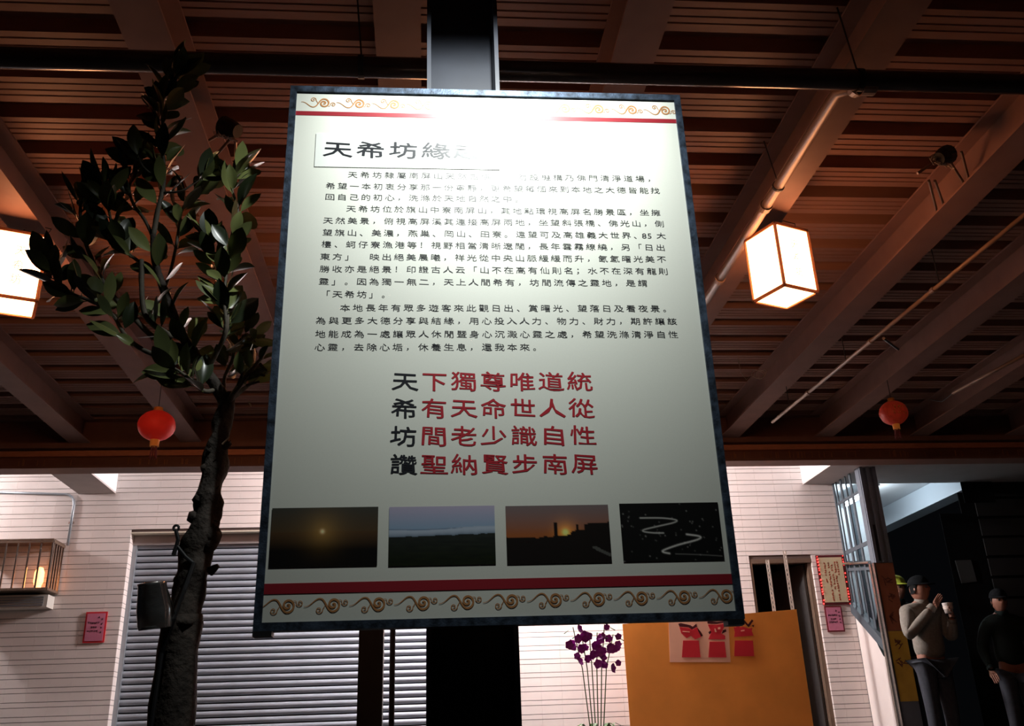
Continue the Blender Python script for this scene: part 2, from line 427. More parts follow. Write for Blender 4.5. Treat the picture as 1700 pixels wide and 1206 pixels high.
# uprights inside the hall, against its far wall
for x in (5.30, 5.52, 5.74, 5.93): MB().box(x, x+.05, 12.54, 12.6, ZF, 2.9+EZ).build('inner_mullion', M['winframe'], gw)
MB().box(GX, 6.03, 12.53, 12.6, 2.0+EZ, 2.05+EZ).build('inner_rail', M['winframe'], gw)
# pillar with posters
PX0, PX1, PY = 4.945, 5.15, 10.42
M['bluegrey'] = mat('blue_grey_paint', (.13, .145, .17), .5, .1, .4, .06, 8)
pil = struct(MB().box(PX0, PX1, PY, PY+.10, ZF, 2.76+EZ).build('pillar', M['bluegrey']))
for x in (PX0+.005, PX0+.085, PX0+.16): MB().box(x, x+.035, PY-.025, PY, 1.68+EZ, 2.76+EZ).build('rib', M['bluegrey'], pil)
MB().box(PX0+.05, PX0+.078, PY-.006, PY, 1.70+EZ, 2.1+EZ).build('slot', M['black'], pil)
MB().box(PX0-.022, PX0-.002, PY-.02, PY+.03, ZF, 1.68+EZ).build('corner_guard', M['steel'], pil)
MB().box(PX0-.034, PX0-.014, PY+.05, PY+.09, ZF, 1.68+EZ).build('corner_guard', M['steel'], pil)
po = MB().box(PX0+.004, PX1-.004, PY-.012, PY, .96+EZ, 1.675+EZ).build('poster', M['poster'], pil)
po2 = MB().box(PX0+.004, PX1-.004, PY-.013, PY, .25+EZ, .955+EZ).build('poster', M['yellow'], pil)
mk = mat('brown_brush_mark', (.13, .035, .02), .7)
def blot(cx, cz, s, y):
    m = MB()
    for k in range(7):
        a = rnd.uniform(0, PI); l = s*rnd.uniform(.4, 1)
        ox, oz = cx+rnd.uniform(-.5, .5)*s, cz+rnd.uniform(-.5, .5)*s
        m.bar((ox-math.cos(a)*l/2, y, oz-math.sin(a)*l/2), (ox+math.cos(a)*l/2, y, oz+math.sin(a)*l/2), s*.12, .002, (0, 1, 0))
    return m
for cz in (1.50, 1.30, 1.10): blot(PX0+.10, cz+EZ, .08, PY-.014).build('brush_mark', mk, po)
blot(PX0+.10, .82+EZ, .08, PY-.015).build('brush_mark', mk, po2); blot(PX0+.10, .64+EZ, .08, PY-.015).build('brush_mark', mk, po2)
# fluorescent tube in the hall
t = thing('tube_light', (5.66, 12.0, 2.93+EZ), 'white glowing tube light on the hall ceiling behind the glazing', 'light')
MB().box(5.61, 5.71, 11.5, 12.5, 2.81+EZ, 2.84+EZ).build('housing', M['white'], t)
MB().tube([(5.66, 11.52, 2.785+EZ), (5.66, 12.48, 2.785+EZ)], .022, 10).build('tube', M['tube'], t)
MB().tube([(5.66, 12.0, 2.84+EZ), (5.66, 12.0, 2.93+EZ)], .01, 6).build('stem', M['white'], t)
# tube light on the tiled wall, behind the sign
struct(MB().box(-9, WX1-.02, 9.62, YW, 3.30+EZ, 3.42+EZ).build('balcony_slab', M['white']))
for xo, lb in ((.9, 'white tube light hung before the tiled wall, hidden behind the sign'), (-6.0, 'white tube light hung before the tiled wall beyond the left edge')):
    t = thing('ceiling_tube_light', (xo, 10.45, 3.30+EZ), lb, 'light')
    MB().box(xo-.7, xo+.7, 10.40, 10.50, 3.06+EZ, 3.11+EZ).build('housing', M['white'], t)
    MB().tube([(xo-.68, 10.45, 3.035+EZ), (xo+.68, 10.45, 3.035+EZ)], .018, 10).build('tube', M['walltube'], t)
    for q in (-.5, .5): MB().tube([(xo+q, 10.45, 3.11+EZ), (xo+q, 10.45, 3.30+EZ)], .008, 6).build('rod', M['white'], t)
# pale sheet on the dark wall at right
p = [aty(1586, 931, YW+.086), aty(1612, 930, YW+.086), aty(1622, 966, YW+.086), aty(1597, 969, YW+.086)]
tag(MB().prism(p, (0, .012, 0)).build('paper_sheet', mat('grey_sheet', (.05, .05, .048), .8, 0, .2, .05, 9)), 'pale grey sheet fixed on the dark wall at far right', 'sheet')

# ------------------------------------------------------------------ column behind the sign and sign stand
YC = 2.53; cx0, cx1 = .004, .2365
m = MB(); m.box(cx0, cx0+.013, YC, YC+.25, 0, ZD); c = struct(MB().box(cx0+.013, cx1-.013, YC+.120, YC+.130, 0, ZD).build('steel_column', M['column']))
m.build('flange', M['column'], c)
MB().box(cx1-.013, cx1, YC, YC+.25, 0, ZD).build('flange', M['column'], c)
MB().box(cx0-.06, cx1+.06, YC-.05, YC+.30, 0, .03).build('base_plate', M['column'], c)

# ------------------------------------------------------------------ the sign board
DS = 2.44; YB = DS
xL, xR, zB, zT = -.408, .7955, .2625+EZ, 1.851+EZ
FWD = .0195; TH = .035
sg = thing('sign_board', ((xL+xR)/2, YB, zB), 'tall cream notice board with black and red lettering in dark blue steel frame', 'sign')
MB().box(xL+.004, xR-.004, YB+.004, YB+TH-.004, zB+.004, zT-.004).build('panel', M['panel'], sg)
fy0, fy1 = YB-.004, YB+TH
MB().prism([(xL, fy0, zB), (xL+FWD, fy0, zB+FWD), (xL+FWD, fy0, zT-FWD), (xL, fy0, zT)], (0, fy1-fy0, 0)).build('frame_rail', M['frame'], sg)
MB().prism([(xR, fy0, zB), (xR-FWD, fy0, zB+FWD), (xR-FWD, fy0, zT-FWD), (xR, fy0, zT)], (0, fy1-fy0, 0)).build('frame_rail', M['frame'], sg)
MB().prism([(xL, fy0, zT), (xL+FWD, fy0, zT-FWD), (xR-FWD, fy0, zT-FWD), (xR, fy0, zT)], (0, fy1-fy0, 0)).build('frame_rail', M['frame'], sg)
MB().prism([(xL, fy0, zB), (xL+FWD, fy0, zB+FWD), (xR-FWD, fy0, zB+FWD), (xR, fy0, zB)], (0, fy1-fy0, 0)).build('frame_rail', M['frame'], sg)
MB().box(xL+.0, xL+.045, YB-.005, YB+TH, zB-.012, zB).build('foot_tab', M['black'], sg)
MB().box(xR-.045, xR-.003, YB-.005, YB+TH, zB-.014, zB).build('foot_tab', M['black'], sg)
MB().box(.005, .235, YB+TH, YC+.001, zT-.16, zT-.10).build('bracket', M['black'], sg)
MB().box(.005, .235, YB+TH, YC+.001, zB+.10, zB+.16).build('bracket', M['black'], sg)
YP = YB+.0034      # print plane, just in front of the panel
def bp(px, py, dy=0): return aty(px, py, YP-dy)
# red stripes
def stripe(z0, z1): MB().box(xL+FWD, xR-FWD, YP-.0004, YB+.0045, z0, z1).build('red_stripe', M['stripe'], sg)
za = bp(496, 188).z; zb_ = bp(1117, 201).z; zt = (za+zb_)/2; stripe(zt-.0075, zt+.0075)
za = bp(432, 978).z; zb_ = bp(1222, 962).z; zt = (za+zb_)/2; stripe(zt-.0125, zt+.0125)

# text: glyph outlines of the built-in font, set one by one in wide cells like clerical script
_gl = {}
def glyph(ch, off=0):
    k = (ch, off)
    if k not in _gl:
        c = bpy.data.curves.new('glyph', 'FONT'); c.body = ch; c.size = 1; c.resolution_u = 2; c.offset = off
        o = bpy.data.objects.new('glyph', c); COL.objects.link(o)
        dg = bpy.context.evaluated_depsgraph_get(); me = bpy.data.meshes.new_from_object(o.evaluated_get(dg))
        _gl[k] = ([(v.co.x, v.co.y) for v in me.vertices], [tuple(p.vertices) for p in me.polygons])
        bpy.data.objects.remove(o); bpy.data.curves.remove(c); bpy.data.meshes.remove(me)
    return _gl[k]
def clerical(u, v):
    # clerical script: low and wide, long flat strokes flick up at the right and press down at the left
    x, y = u-.5, v-.36
    y2 = y*.96 + .10*max(0, -y)*abs(x)*2 - .035*math.sin(x*5.5)
    x2 = x*(1.0+.10*max(0, -y*2))
    return x2, y2
def put(m, ch, c, ex, ez, off=0, yy=None):
    # off thickens the strokes: the glyph is laid down several times, shifted by off em
    for k, (sx, sz) in enumerate(((0, 0),) if not off else ((0, 0), (1, 0), (-1, 0), (0, 1), (0, -1))):
        put1(m, ch, c+Vector((sx*off*ex, -.00003*k, sz*off*ez)), ex, ez)
def put1(m, ch, c, ex, ez):
    vs, fs = glyph(ch); i = len(m.v)
    for (u, v) in vs:
        x, y = clerical(u, v) if ord(ch) > 0x3200 else (u-.5, v-.36)
        m.v.append((c.x+x*ex, c.y, c.z+y*ez))
    m.f += [tuple(i+q for q in f) for f in fs]
NOTXT = ' \u3000'
def text_line(txt, a, b, ex, ez, mt, off=0, name='text_line', cells=None):
    a, b = bp(*a), bp(*b); n = len(txt)-1 if cells is None else cells
    m = MB()
    for i, ch in enumerate(txt):
        if ch in NOTXT: continue
        c = a.lerp(b, i/n)
        if ch in '，、。': 
            put(m, ch, c, ex*.9, ez*.95, off)
        else: put(m, ch, c, ex, ez, off)
    return stuff(m.build(name, mt, sg, fix=False))
LINES = [
 ('天希坊隸屬南屏山天然古佛　　附設機構乃佛門清淨道場，', (585.6, 290.5), (1081.6, 297.5)),
 ('希望一本初衷分享那一份寧靜，更希望每個來到本地之大德皆能找', (548.8, 309), (1087.6, 317)),
 ('回自己的初心，洗滌於天地自然之中。', (547.8, 327.4), (861.7, 331)),
 ('天希坊位於旗山中寮南屏山，其地點環視高屏名勝景區，坐擁', (583, 347), (1088.6, 353.6)),
 ('天然美景，俯視高屏溪其連接高屏兩地，坐望斜張橋、佛光山，側', (544.8, 366.6), (1094.5, 372)),
 ('望旗山、美濃，燕巢、岡山、田寮。遠望可及高雄義大世界、8大', (543.8, 386.5), (1097.5, 392)),
 ('樓、蚵仔寮漁港等！視野相當清晰遼闊，長年雲霧繚繞，另「日出', (542, 406), (1096.5, 411.5)),
 ('東方」　映出絕美晨曦，祥光從中央山脈緩緩而升，氤氳曙光美不', (539.8, 426.5), (1098, 431)),
 ('勝收亦是絕景！印證古人云「山不在高有仙則名；水不在深有龍則', (539, 447), (1101, 451)),
 ('靈」。因為獨一無二，天上人間希有，坊間流傳之靈地，是謂', (537.8, 467.8), (1066.7, 470.7)),
 ('「天希坊」。', (540, 488.9), (641, 489.6)),
 ('本地長年有眾多遊客來此觀日出、賞曙光、望落日及看夜景。', (573, 511.5), (1107.5, 513)),
 ('為與更多大德分享與結緣，用心投入人力、物力、財力，期許讓該', (532.8, 532.8), (1115.5, 534)),
 ('地能成為一處讓眾人休閒暨身心沉澱心靈之處，希望洗滌清淨自性', (532, 555), (1117.5, 556)),
 ('心靈，去除心垢，休養生息，還我本來。', (531, 577), (892, 577)),
]
for i, (t, a, b) in enumerate(LINES):
    e8 = None
    if '8' in t:
        # the two digits share one cell
        j = t.index('8'); a3, b3 = bp(*a), bp(*b); m = MB()
        for k, ch in enumerate(t):
            c = a3.lerp(b3, k/(len(t)-1))
            if ch == '8':
                put(m, '8', c+Vector((-.0085, 0, 0)), .030, .0245); put(m, '5', c+Vector((.0075, 0, 0)), .030, .0245)
            else: put(m, ch, c, .0285, .0245, 0)
        stuff(m.build('text_line', M['ink'], sg, fix=False))
    else: text_line(t, a, b, .0285, .0245, M['ink'], 0)
# title slip
p = [bp(526, 222), bp(828, 228), bp(826, 282), bp(522, 277)]
x0, x1, z0, z1 = p[3].x, p[1].x, p[3].z, p[0].z
MB().box(x0, x1, YP-.0016, YB+.0045, z0, z1).build('title_slip', M['slip'], sg)
for i, ch in enumerate('天希坊緣起'):
    m = MB(); c = bp(561, 249.5).lerp(bp(777.6, 252.7), i/4); c.y = YP-.0022; put(m, ch, c, .086, .062, .012); m.build('title_character', M['ink'], sg, fix=False)
# four-line verse, first column black
for (t, a, b) in (('天下獨尊唯道統', (672.5, 634.6), (962.4, 634.6)), ('希有天命世人從', (671.3, 679.3), (965, 679)),
                  ('坊間老少識自性', (670, 725.5), (968, 724.5)), ('讚聖納賢步南屏', (670, 773), (971, 771.5))):
    a3, b3 = bp(*a), bp(*b)
    m = MB(); put(m, t[0], a3, .071, .0605, .010); m.build('verse_character', M['ink'], sg, fix=False)
    for i in range(1, 7):
        m = MB(); put(m, t[i], a3.lerp(b3, i/6), .071, .0605, .010); m.build('verse_character', M['redink'], sg, fix=False)

# printed photographs (colour of the prints per vertex)
def lerp3(a, b, t): return tuple(a[i]+(b[i]-a[i])*t for i in range(3))
def sunrise(u, v):
    sky = lerp3((.10, .10, .085), (.16, .10, .05), min(1, v/.42)) if v < .42 else lerp3((.16, .085, .04), (.012, .011, .010), min(1, (v-.42)/.3))
    d = math.hypot((u-.48)*1.9, (v-.41)); g = math.exp(-(d/.20)**1.3)
    s = math.exp(-(d/.035)**2); b = math.exp(-(d/.42)**1.5)*(1 if v < .55 else max(0, 1-(v-.55)*6))
    return (sky[0]*.55+.28*g+1.1*s+.05*b, sky[1]*.55+.15*g+.85*s+.03*b, sky[2]*.55+.03*g+.5*s+.01*b)
def cloudsea(u, v):
    n = noise.noise(Vector((u*7, v*22, 1)))*.5+.5; hz = .385+.015*math.sin(u*5)-.012*u
    if v < hz-.01: return lerp3((.50, .45, .60), (.30, .42, .58), min(1, v/.36))
    if v < hz+.012: 
        k_ = max(0, min(1, (.70-u)*8+.9*noise.noise(Vector((u*30, 3, 1))))); k_ *= max(0, 1-abs(v-hz)/.014); return lerp3((.42, .50, .62), (.13, .20, .32), k_)
    lim = .52-.045*u+.02*noise.noise(Vector((u*14, 0, 2)))
    if v < lim: 
        t = (v-hz)/(lim-hz); return lerp3((.48, .56, .68), (.18, .24, .32), t*t)
    q = max(0, min(1, (v-.5)/.4)); return lerp3((.016+.012*n, .019+.014*n, .018+.010*n), (.008+.006*n, .011+.008*n, .007), q)
def sunset(u, v):
    hill = .535+.02*math.sin(u*7)+.02*noise.noise(Vector((u*15, 0, 5)))
    if u > .62: hill = min(hill, .46-.03*math.sin(u*20)) 
    if u > .76: hill = .33-.10*(u-.76)
    if .465 < u < .50: hill = .29
    if .675 < u < .695: hill = .34
    if v > hill:
        if u > .82 and .72 < v < .9 and abs((v-.72)-(u-.82)*.9) < .03: return (.10, .10, .09)
        return (.012, .009, .008)
    c = lerp3((.20, .15, .15), (.36, .11, .035), min(1, (v/.5)**1.4))
    d = math.hypot((u-.57)*1.8, v-.47); g = math.exp(-(d/.13)**1.4); s = math.exp(-(d/.05)**2)
    return (c[0]+1.1*g+.9*s, c[1]+.42*g+.9*s, c[2]+.05*g+.25*s)
ROAD = [[(.20, .255), (.42, .262), (.56, .30), (.53, .345), (.38, .40), (.235, .455), (.225, .49), (.32, .515), (.42, .52)],
        [(.65, .55), (.78, .59), (.75, .645), (.55, .73), (.41, .81), (.40, .845), (.46, .87)], [(.52, .88), (.75, .90), (.98, .93)]]
LIGHTS = [(rnd.random(), rnd.random(), rnd.uniform(.06, .25)) for _ in range(60)]
def dense(pl):
    ks = [(a, b, 0) for a, b in pl]; out = []
    for i in range(len(ks)-1):
        p0, p1, p2, p3 = ks[max(i-1, 0)], ks[i], ks[i+1], ks[min(i+2, len(ks)-1)]
        for k in range(6):
            t = k/6; out.append(tuple(.5*(2*p1[j]+(p2[j]-p0[j])*t+(2*p0[j]-5*p1[j]+4*p2[j]-p3[j])*t*t+(3*p1[j]-p0[j]-3*p2[j]+p3[j])*t**3) for j in (0, 1)))
    return out+[pl[-1]]
ROAD = [dense(p) for p in ROAD]
def nightroad(u, v):
    best = 9; bi = 0
    for r, pl in enumerate(ROAD):
        for (a, b) in zip(pl, pl[1:]):
            dx, dy = b[0]-a[0], b[1]-a[1]; t = max(0, min(1, ((u-a[0])*dx+(v-a[1])*dy)/(dx*dx+dy*dy)))
            d = math.hypot((u-a[0]-dx*t)*1.75, v-a[1]-dy*t)
            if d < best: best, bi = d, r
    w = (.011, .014, .008)[bi]; g = math.exp(-(best/w)**2)*(.55, .75, .16)[bi]
    for (a, b, s) in LIGHTS:
        if abs(u-a) < .02 and abs(v-b) < .03: g += s*math.exp(-(((u-a)*1.75)**2+(v-b)**2)/.00012)
    return (.008+g*1.0, .008+g*.98, .008+g*.92)
def photo(corners, fn, nx=88, ny=52):
    q = [bp(*c, dy=.0008) for c in corners]; m = MB(); cols = []
    # keep each print a true upright rectangle on the panel
    x0 = (q[0].x+q[3].x)/2; x1 = (q[1].x+q[2].x)/2; z1 = (q[0].z+q[1].z)/2; z0 = (q[2].z+q[3].z)/2
    for j in range(ny+1):
        for i in range(nx+1):
            u, v = i/nx, j/ny; m.v.append((x0+(x1-x0)*u, YP-.0008, z1+(z0-z1)*v)); cols.append(fn(u, v))
    for j in range(ny):
        for i in range(nx):
            a = j*(nx+1)+i; m.f.append((a, a+nx+1, a+nx+2, a+1))
    o = m.build('photo_print', M['print'], sg, fix=False)
    at = o.data.color_attributes.new('Col', 'FLOAT_COLOR', 'POINT')
    for i, c in enumerate(cols): at.data[i].color = (*[min(1, k) for k in c], 1)
    return o
photo([(452, 843), (628, 843), (626, 941), (446, 942)], sunrise)['label'] = 'dark print of a sun low over hills'
photo([(646, 842), (821, 840), (823, 938), (645, 940)], cloudsea, 170, 96)['label'] = 'print of a blue sea of clouds'
photo([(839, 841), (1009, 838), (1016, 934), (842, 938)], sunset)['label'] = 'print of an orange sunset behind dark towers'
photo([(1028, 838), (1192, 833), (1202, 930), (1035, 934)], nightroad, 150, 86)['label'] = 'black print of a winding road at night'

# scroll ornament
def spiral(cx, cz, r0, turns, start, sgn, w0, w1, n=34):
    out = []
    for k in range(n+1):
        t = k/n; a = start+sgn*turns*2*PI*t; r = r0*(1-t)**.85+.0006
        out.append((cx+r*math.cos(a), cz+r*math.sin(a), w0+(w1-w0)*t))
    return out
def ribbon(m, pts):
    i = len(m.v)
    for k, (x, z, w) in enumerate(pts):
        a = pts[max(k-1, 0)]; b = pts[min(k+1, len(pts)-1)]
        dx, dz = b[0]-a[0], b[1]-a[1]; l = math.hypot(dx, dz) or 1
        m.v.append((x-dz/l*w/2, 0, z+dx/l*w/2)); m.v.append((x+dz/l*w/2, 0, z-dx/l*w/2))
    for k in range(len(pts)-1): m.f.append((i+2*k, i+2*k+1, i+2*k+3, i+2*k+2))
def bez(p0, p1, p2, p3, w0, w1, n=14):
    out = []
    for k in range(n+1):
        t = k/n; s = 1-t
        out.append((s**3*p0[0]+3*s*s*t*p1[0]+3*s*t*t*p2[0]+t**3*p3[0], s**3*p0[1]+3*s*s*t*p1[1]+3*s*t*t*p2[1]+t**3*p3[1], w0+(w1-w0)*t))
    return out
def motif(sc, flip):
    # unit: motif pitch is 1; centre of the big spiral is the origin
    m = MB(); R = .155
    parts = [bez((-.66, .035), (-.50, .06), (-.42, -.17), (-.28, -.135), .012, .030), bez((-.28, -.135), (-.17, -.11), (-.14, .155), (0, .155), .030, .046),
             spiral(0, 0, R, 1.55, PI/2, -1, .046, .050), spiral(-.315, .115, .085, 1.45, -.25, 1, .022, .020), bez((-.233, .095), (-.20, .06), (-.18, .0), (-.17, -.02), .018, .012, 8),
             spiral(.265, -.045, .078, 1.4, PI*.95, -1, .022, .018), bez((.19, -.045), (.19, -.10), (.15, -.10), (.12, -.10), .018, .010, 8)]
    for p in parts:
        ribbon(m, [(x*sc, (z if not flip else -z)*sc, w*sc) for (x, z, w) in p])
    if flip: m.f = [f[::-1] for f in m.f]
    return m.mesh('scroll_ornament', M['gold'])
for (a, b, flip) in (((538, 172), (1103.6, 184), False), ((478, 1004.5), (1205.4, 990), True)):
    a3, b3 = bp(*a), bp(*b); pitch = (b3.x-a3.x)/10; me = motif(pitch*.98, flip); zc = (a3.z+b3.z)/2
    for i in range(11):
        o = link('scroll_ornament', me, sg); o.location = (a3.x+pitch*i, YP-.0004, zc)
        o.matrix_parent_inverse = Matrix.Translation(-sg.location)

# floodlight above the sign on a drop rod from the rafter (above the picture)
fl = thing('sign_floodlight', LAMP_POS, 'small black hooded floodlight hung from the roof over the sign', 'light')
L = LAMP_POS
m = MB(); m.lathe(L+Vector((0, -.07, .055)), [(.001, .09), (.045, .09), (.06, .045), (.062, 0), (.001, 0)], 20, (0, 0, 1)); m.build('hood', M['black'], fl)
MB().obox(L+Vector((-.16, -.10, .045)), (.32, 0, 0), (0, .34, -.050), (0, 0, .004)).build('visor', M['black'], fl)
m = MB(); m.tube([(L.x, L.y-.05, L.z+.14), (L.x, L.y-.05, ZR-.05), (-.12+.09, L.y-.05, ZR-.006)], .012, 8); m.build('rod', M['black'], fl)

# dark post and slim pole behind the sign
t = thing('steel_post', (-.31, 6, 0), 'black square post seen under the lower edge of the sign', 'post')
MB().box(-.383, -.241, 5.95, 6.09, .012, .68+EZ).build('shaft', M['black'], t); MB().box(-.45, -.17, 5.88, 6.16, 0, .012).build('base_plate', M['black'], t)
MB().box(-.40, -.224, 5.933, 6.107, .68+EZ, .70+EZ).build('cap', M['black'], t)
t = thing('slim_pole', (-.207, 6.6, 0), 'thin black pole beside the square post under the sign', 'pole')
MB().tube([(-.207, 6.6, .01), (-.207, 6.6, .74+EZ)], .018, 10).build('shaft', M['black'], t); MB().lathe((-.207, 6.6, 0), [(.001, .02), (.09, .015), (.10, 0), (.001, 0)], 16).build('base_plate', M['black'], t)

# ------------------------------------------------------------------ pipes under the roof
YPI, HPI, RPI = 3.32, 2.625, .046
t = thing('water_pipe', (.2, YPI, HPI+EZ), 'thick dark pipe running across under the rafters behind the column top', 'pipe')
MB().tube([(-9, YPI, HPI+EZ), (11, YPI, HPI+EZ)], RPI, 20).build('pipe', M['pipe'], t, True)
for x in (-3.3, -.27, 1.90, 4.2, 6.2):
    m = MB(); m.lathe((x, YPI, HPI+EZ), [(RPI+.002, -.012), (RPI+.005, -.012), (RPI+.005, .012), (RPI+.002, .012)], 20, (1, 0, 0))
    m.tube([(x, YPI, HPI+EZ+RPI), (x-.03, YPI, ZD-.02)], .004, 6); m.build('hanger', M['wire'], t)
t = thing('sprinkler_branch', (1.90, 4.3, 2.715+EZ), 'bright steel branch pipe leaving the dark pipe along the rafter above the box lantern', 'pipe')
HB = 2.748; XB = 1.925
MB().tube([(XB+.02, YPI+.03, HPI+EZ), (XB, YPI+.25, HB+EZ), (XB, 7.6, HB+EZ)], .029, 14).build('pipe', M['conduit'], t, True)
for y in (4.62, 5.55, 6.6):
    m = MB(); m.lathe((XB, y, HB+EZ), [(.031, -.022), (.036, -.022), (.036, .022), (.031, .022)], 16, (0, 1, 0)); m.build('coupling', M['conduit'], t)
m = MB(); m.lathe((XB+.02, YPI+.02, HPI+EZ), [(.050, -.03), (.056, -.03), (.056, .03), (.05, .03)], 18, (1, 0, 0)); m.lathe((XB+.012, YPI+.10, HPI+.035+EZ), [(.031, -.02), (.04, -.02), (.04, .02), (.031, .02)], 16, (0, 1, .3)); m.build('tee', M['conduit'], t)
m = MB(); m.lathe((XB, 4.40, HB+EZ), [(.030, -.008), (.034, -.008), (.034, .008), (.03, .008)], 16, (0, 1, 0)); m.tube([(XB, 4.40, HB+EZ+.03), (XB-.04, 4.40, ZD-.01)], .003, 6); m.build('hanger', M['wire'], t)
t = thing('thin_conduit', (3.25, 6.5, 2.6+EZ), 'thin grey conduit hung under the roof right of the box lantern', 'pipe')
A, B = Vector((3.335, 4.2, 2.6+EZ)), Vector((3.155, 8.18, 2.6+EZ))
MB().tube([A, B], .0145, 10).build('pipe', M['conduit'], t, True)
for f in (.30, .52, .80):
    p = A.lerp(B, f); m = MB(); m.lathe(p, [(.016, -.02), (.02, -.02), (.02, .02), (.016, .02)], 12, (0, 1, 0)); m.build('coupling', M['conduit'], t)
for f in (.28, .62, .9):
    p = A.lerp(B, f); MB().tube([p, p+Vector((.0, 0, ZD-.02-p.z))], .003, 6).build('hanger', M['wire'], t)
a, b = ath(1467, 562, 2.55), ath(1491, 580, 2.55)
tag(MB().tube([a, b], .011, 10).build('short_tube', M['steel']), 'short bright metal tube hanging below the thin conduit', 'tube')
t = thing('second_conduit', (5.0, 7.0, 2.62+EZ), 'grey conduit near the right edge above the small red lantern', 'pipe')
a, b = ath(1700, 590, 2.66), ath(1582, 653, 2.66)
MB().tube([a, b], .014, 10).build('pipe', M['conduit'], t, True)
c = ath(1545, 674, 2.7); MB().tube([b, b.lerp(c, .5)+Vector((0, 0, -.02)), c+Vector((0, 0, .06))], .004, 6).build('cable', M['wire'], t)

# clamp lamps tied with wire to the rafters
def clamp_lamp(c, rods, label, s):
    t = thing('clamp_lamp', c, label, 'lamp')
    m = MB(); m.lathe(c, [(.001, -.05), (.035, -.05), (.05, .0), (.055, .05), (.001, .055)], 14, (s*.8, .3, .5)); m.build('lamp_head', M['black'], t)
    m = MB(); m.tube([c+Vector((-.16, .02, -.10)), c+Vector((.02, .0, .02))], .008, 8); m.build('arm', M['conduit'], t)
    m = MB()
    for k in range(6):
        pts = [c+Vector((-.05+.012*k+.035*math.cos(a*PI/5+k), .01*math.sin(a*2), -.02+.03*math.sin(a*PI/5+k*.7)-.006*k)) for a in range(11)]
        m.tube(pts, .0028, 5, False)
    m.build('tie_wire', M['tiewire'], t)
    for (p, q) in rods: MB().tube([p, q], .008, 8).build('leg_shadow', M['doorframe'], t)  # brown rods stand in for the shadows of the lamp's legs
    return t
c = ath(1566, 260, 2.90); 
clamp_lamp(c, [(ath(1552, 300, 2.86), ath(1568, 345, 2.83)), (ath(1542, 300, 2.86), ath(1555, 350, 2.83)), (ath(1575, 265, 2.92), ath(1605, 312, 2.83)), (ath(1596, 252, 2.94), ath(1610, 305, 2.83))], 'dark clamp lamp tied with pale wire on the rafter at upper right', 1)
c = ath(383, 214, 2.92)
clamp_lamp(c, [(ath(388, 225, 2.9), ath(346, 272, 2.83)), (ath(391, 235, 2.86), ath(392, 285, 2.80))], 'dark clamp lamp with rod-shaped leg shadows on the rafter right of the tree top', -1)
t = thing('wire_coil', ath(1262, 620, 2.85), 'loose coil of wire under the roof right of the sign', 'wire')
m = MB(); c = ath(1258, 622, 2.85)
for k in range(3): m.tube([c+Vector((.055*math.cos(a*PI/6)*(1-.15*k)+.02*k, .03*math.sin(a*PI/6), .05*math.sin(a*PI/6+k*.4))) for a in range(13)], .003, 5, False)
m.build('loop', M['tiewire'], t); MB().tube([c+Vector((-.05, 0, 0)), c+Vector((-.10, .02, -.04)), c+Vector((-.14, .02, .02)), c+Vector((-.15, .02, .19))], .003, 5).build('tail', M['tiewire'], t)

# ------------------------------------------------------------------ box lanterns
def box_lantern(F, label, writing):
    # F: nearest lower corner
    a = Vector((-.103, .228, 0)); b = Vector((.231, .094, 0)); H = .398; w = .0155
    ctr = F+(a+b)/2
    t = thing('box_lantern', ctr+Vector((0, 0, H)), label, 'lantern', 'glowing box lanterns under the rafters')
    corners = [F, F+a, F+a+b, F+b]
    zv = Vector((0, 0, 1))
    for i, c in enumerate(corners):
        MB().bar(c, c+zv*H, w, w, (1, 0, 0)).build('post', M['wood'], t)
        d = corners[(i+1) % 4]
        for hz in (0, H): MB().bar(c+zv*hz, d+zv*hz, w, w).build('rail', M['wood'], t)
        e = (d-c).normalized(); o0 = c+e*w*.5+zv*w*.5
        m = MB(); n = e.cross(zv); m.obox(o0-n*.001, e*((d-c).length-w), n*.002, zv*(H-w)); m.build('paper_side', M['paper'], t)
    m = MB(); m.obox(F+(a+b).normalized()*.01+zv*.001, a*.94, b*.94, zv*.002); m.build('paper_base', M['paper'], t)
    m = MB(); m.obox(F-zv*-(H+.004)-(a+b)*.02, a*1.04, b*1.04, zv*.008); m.build('top_board', M['doorframe'], t)
    top = ctr+Vector((0, 0, H))
    m = MB(); m.tube([top+zv*.01, Vector((top.x, top.y, max(ZR-.002, top.z+.012)))], .006, 6); m.build('hook', M['wire'], t)
    m = MB(); m.tube([top+Vector((.06, .0, .01)), top+Vector((.13, 0, .05)), top+Vector((.14, .02, .10)), top+Vector((.07, .02, .12)), Vector((top.x+.01, top.y+.02, ZR-.004))], .003, 5); m.build('cord', M['wire'], t)
    if writing:
        e = b.normalized(); n = e.cross(zv); m = MB()
        for k, ch in enumerate('天希坊'):
            vs, fs = glyph(ch); i0 = len(m.v); cc = F+e*.127+zv*(.285-.088*k)+n*.004
            for (u, v) in vs: m.v.append(tuple(cc+e*((u-.5)*.06)+zv*((v-.36)*.066)))
            m.f += [tuple(i0+q for q in f) for f in fs]
        m.build('lettering', M['litink'], t, fix=False)
    return t
LF = Vector((2.018, 4.75, 2.318+EZ))
box_lantern(LF, 'glowing square box lantern hanging under the rafter right of the sign', True)
lf2 = ath(80, 394, 2.716)-Vector((.231, .094, .398))
box_lantern(lf2, 'glowing square box lantern at the left edge beyond the tree', True)

box_lantern(Vector((-.10, 4.85, 2.318+EZ)), 'glowing square box lantern behind the sign', True)
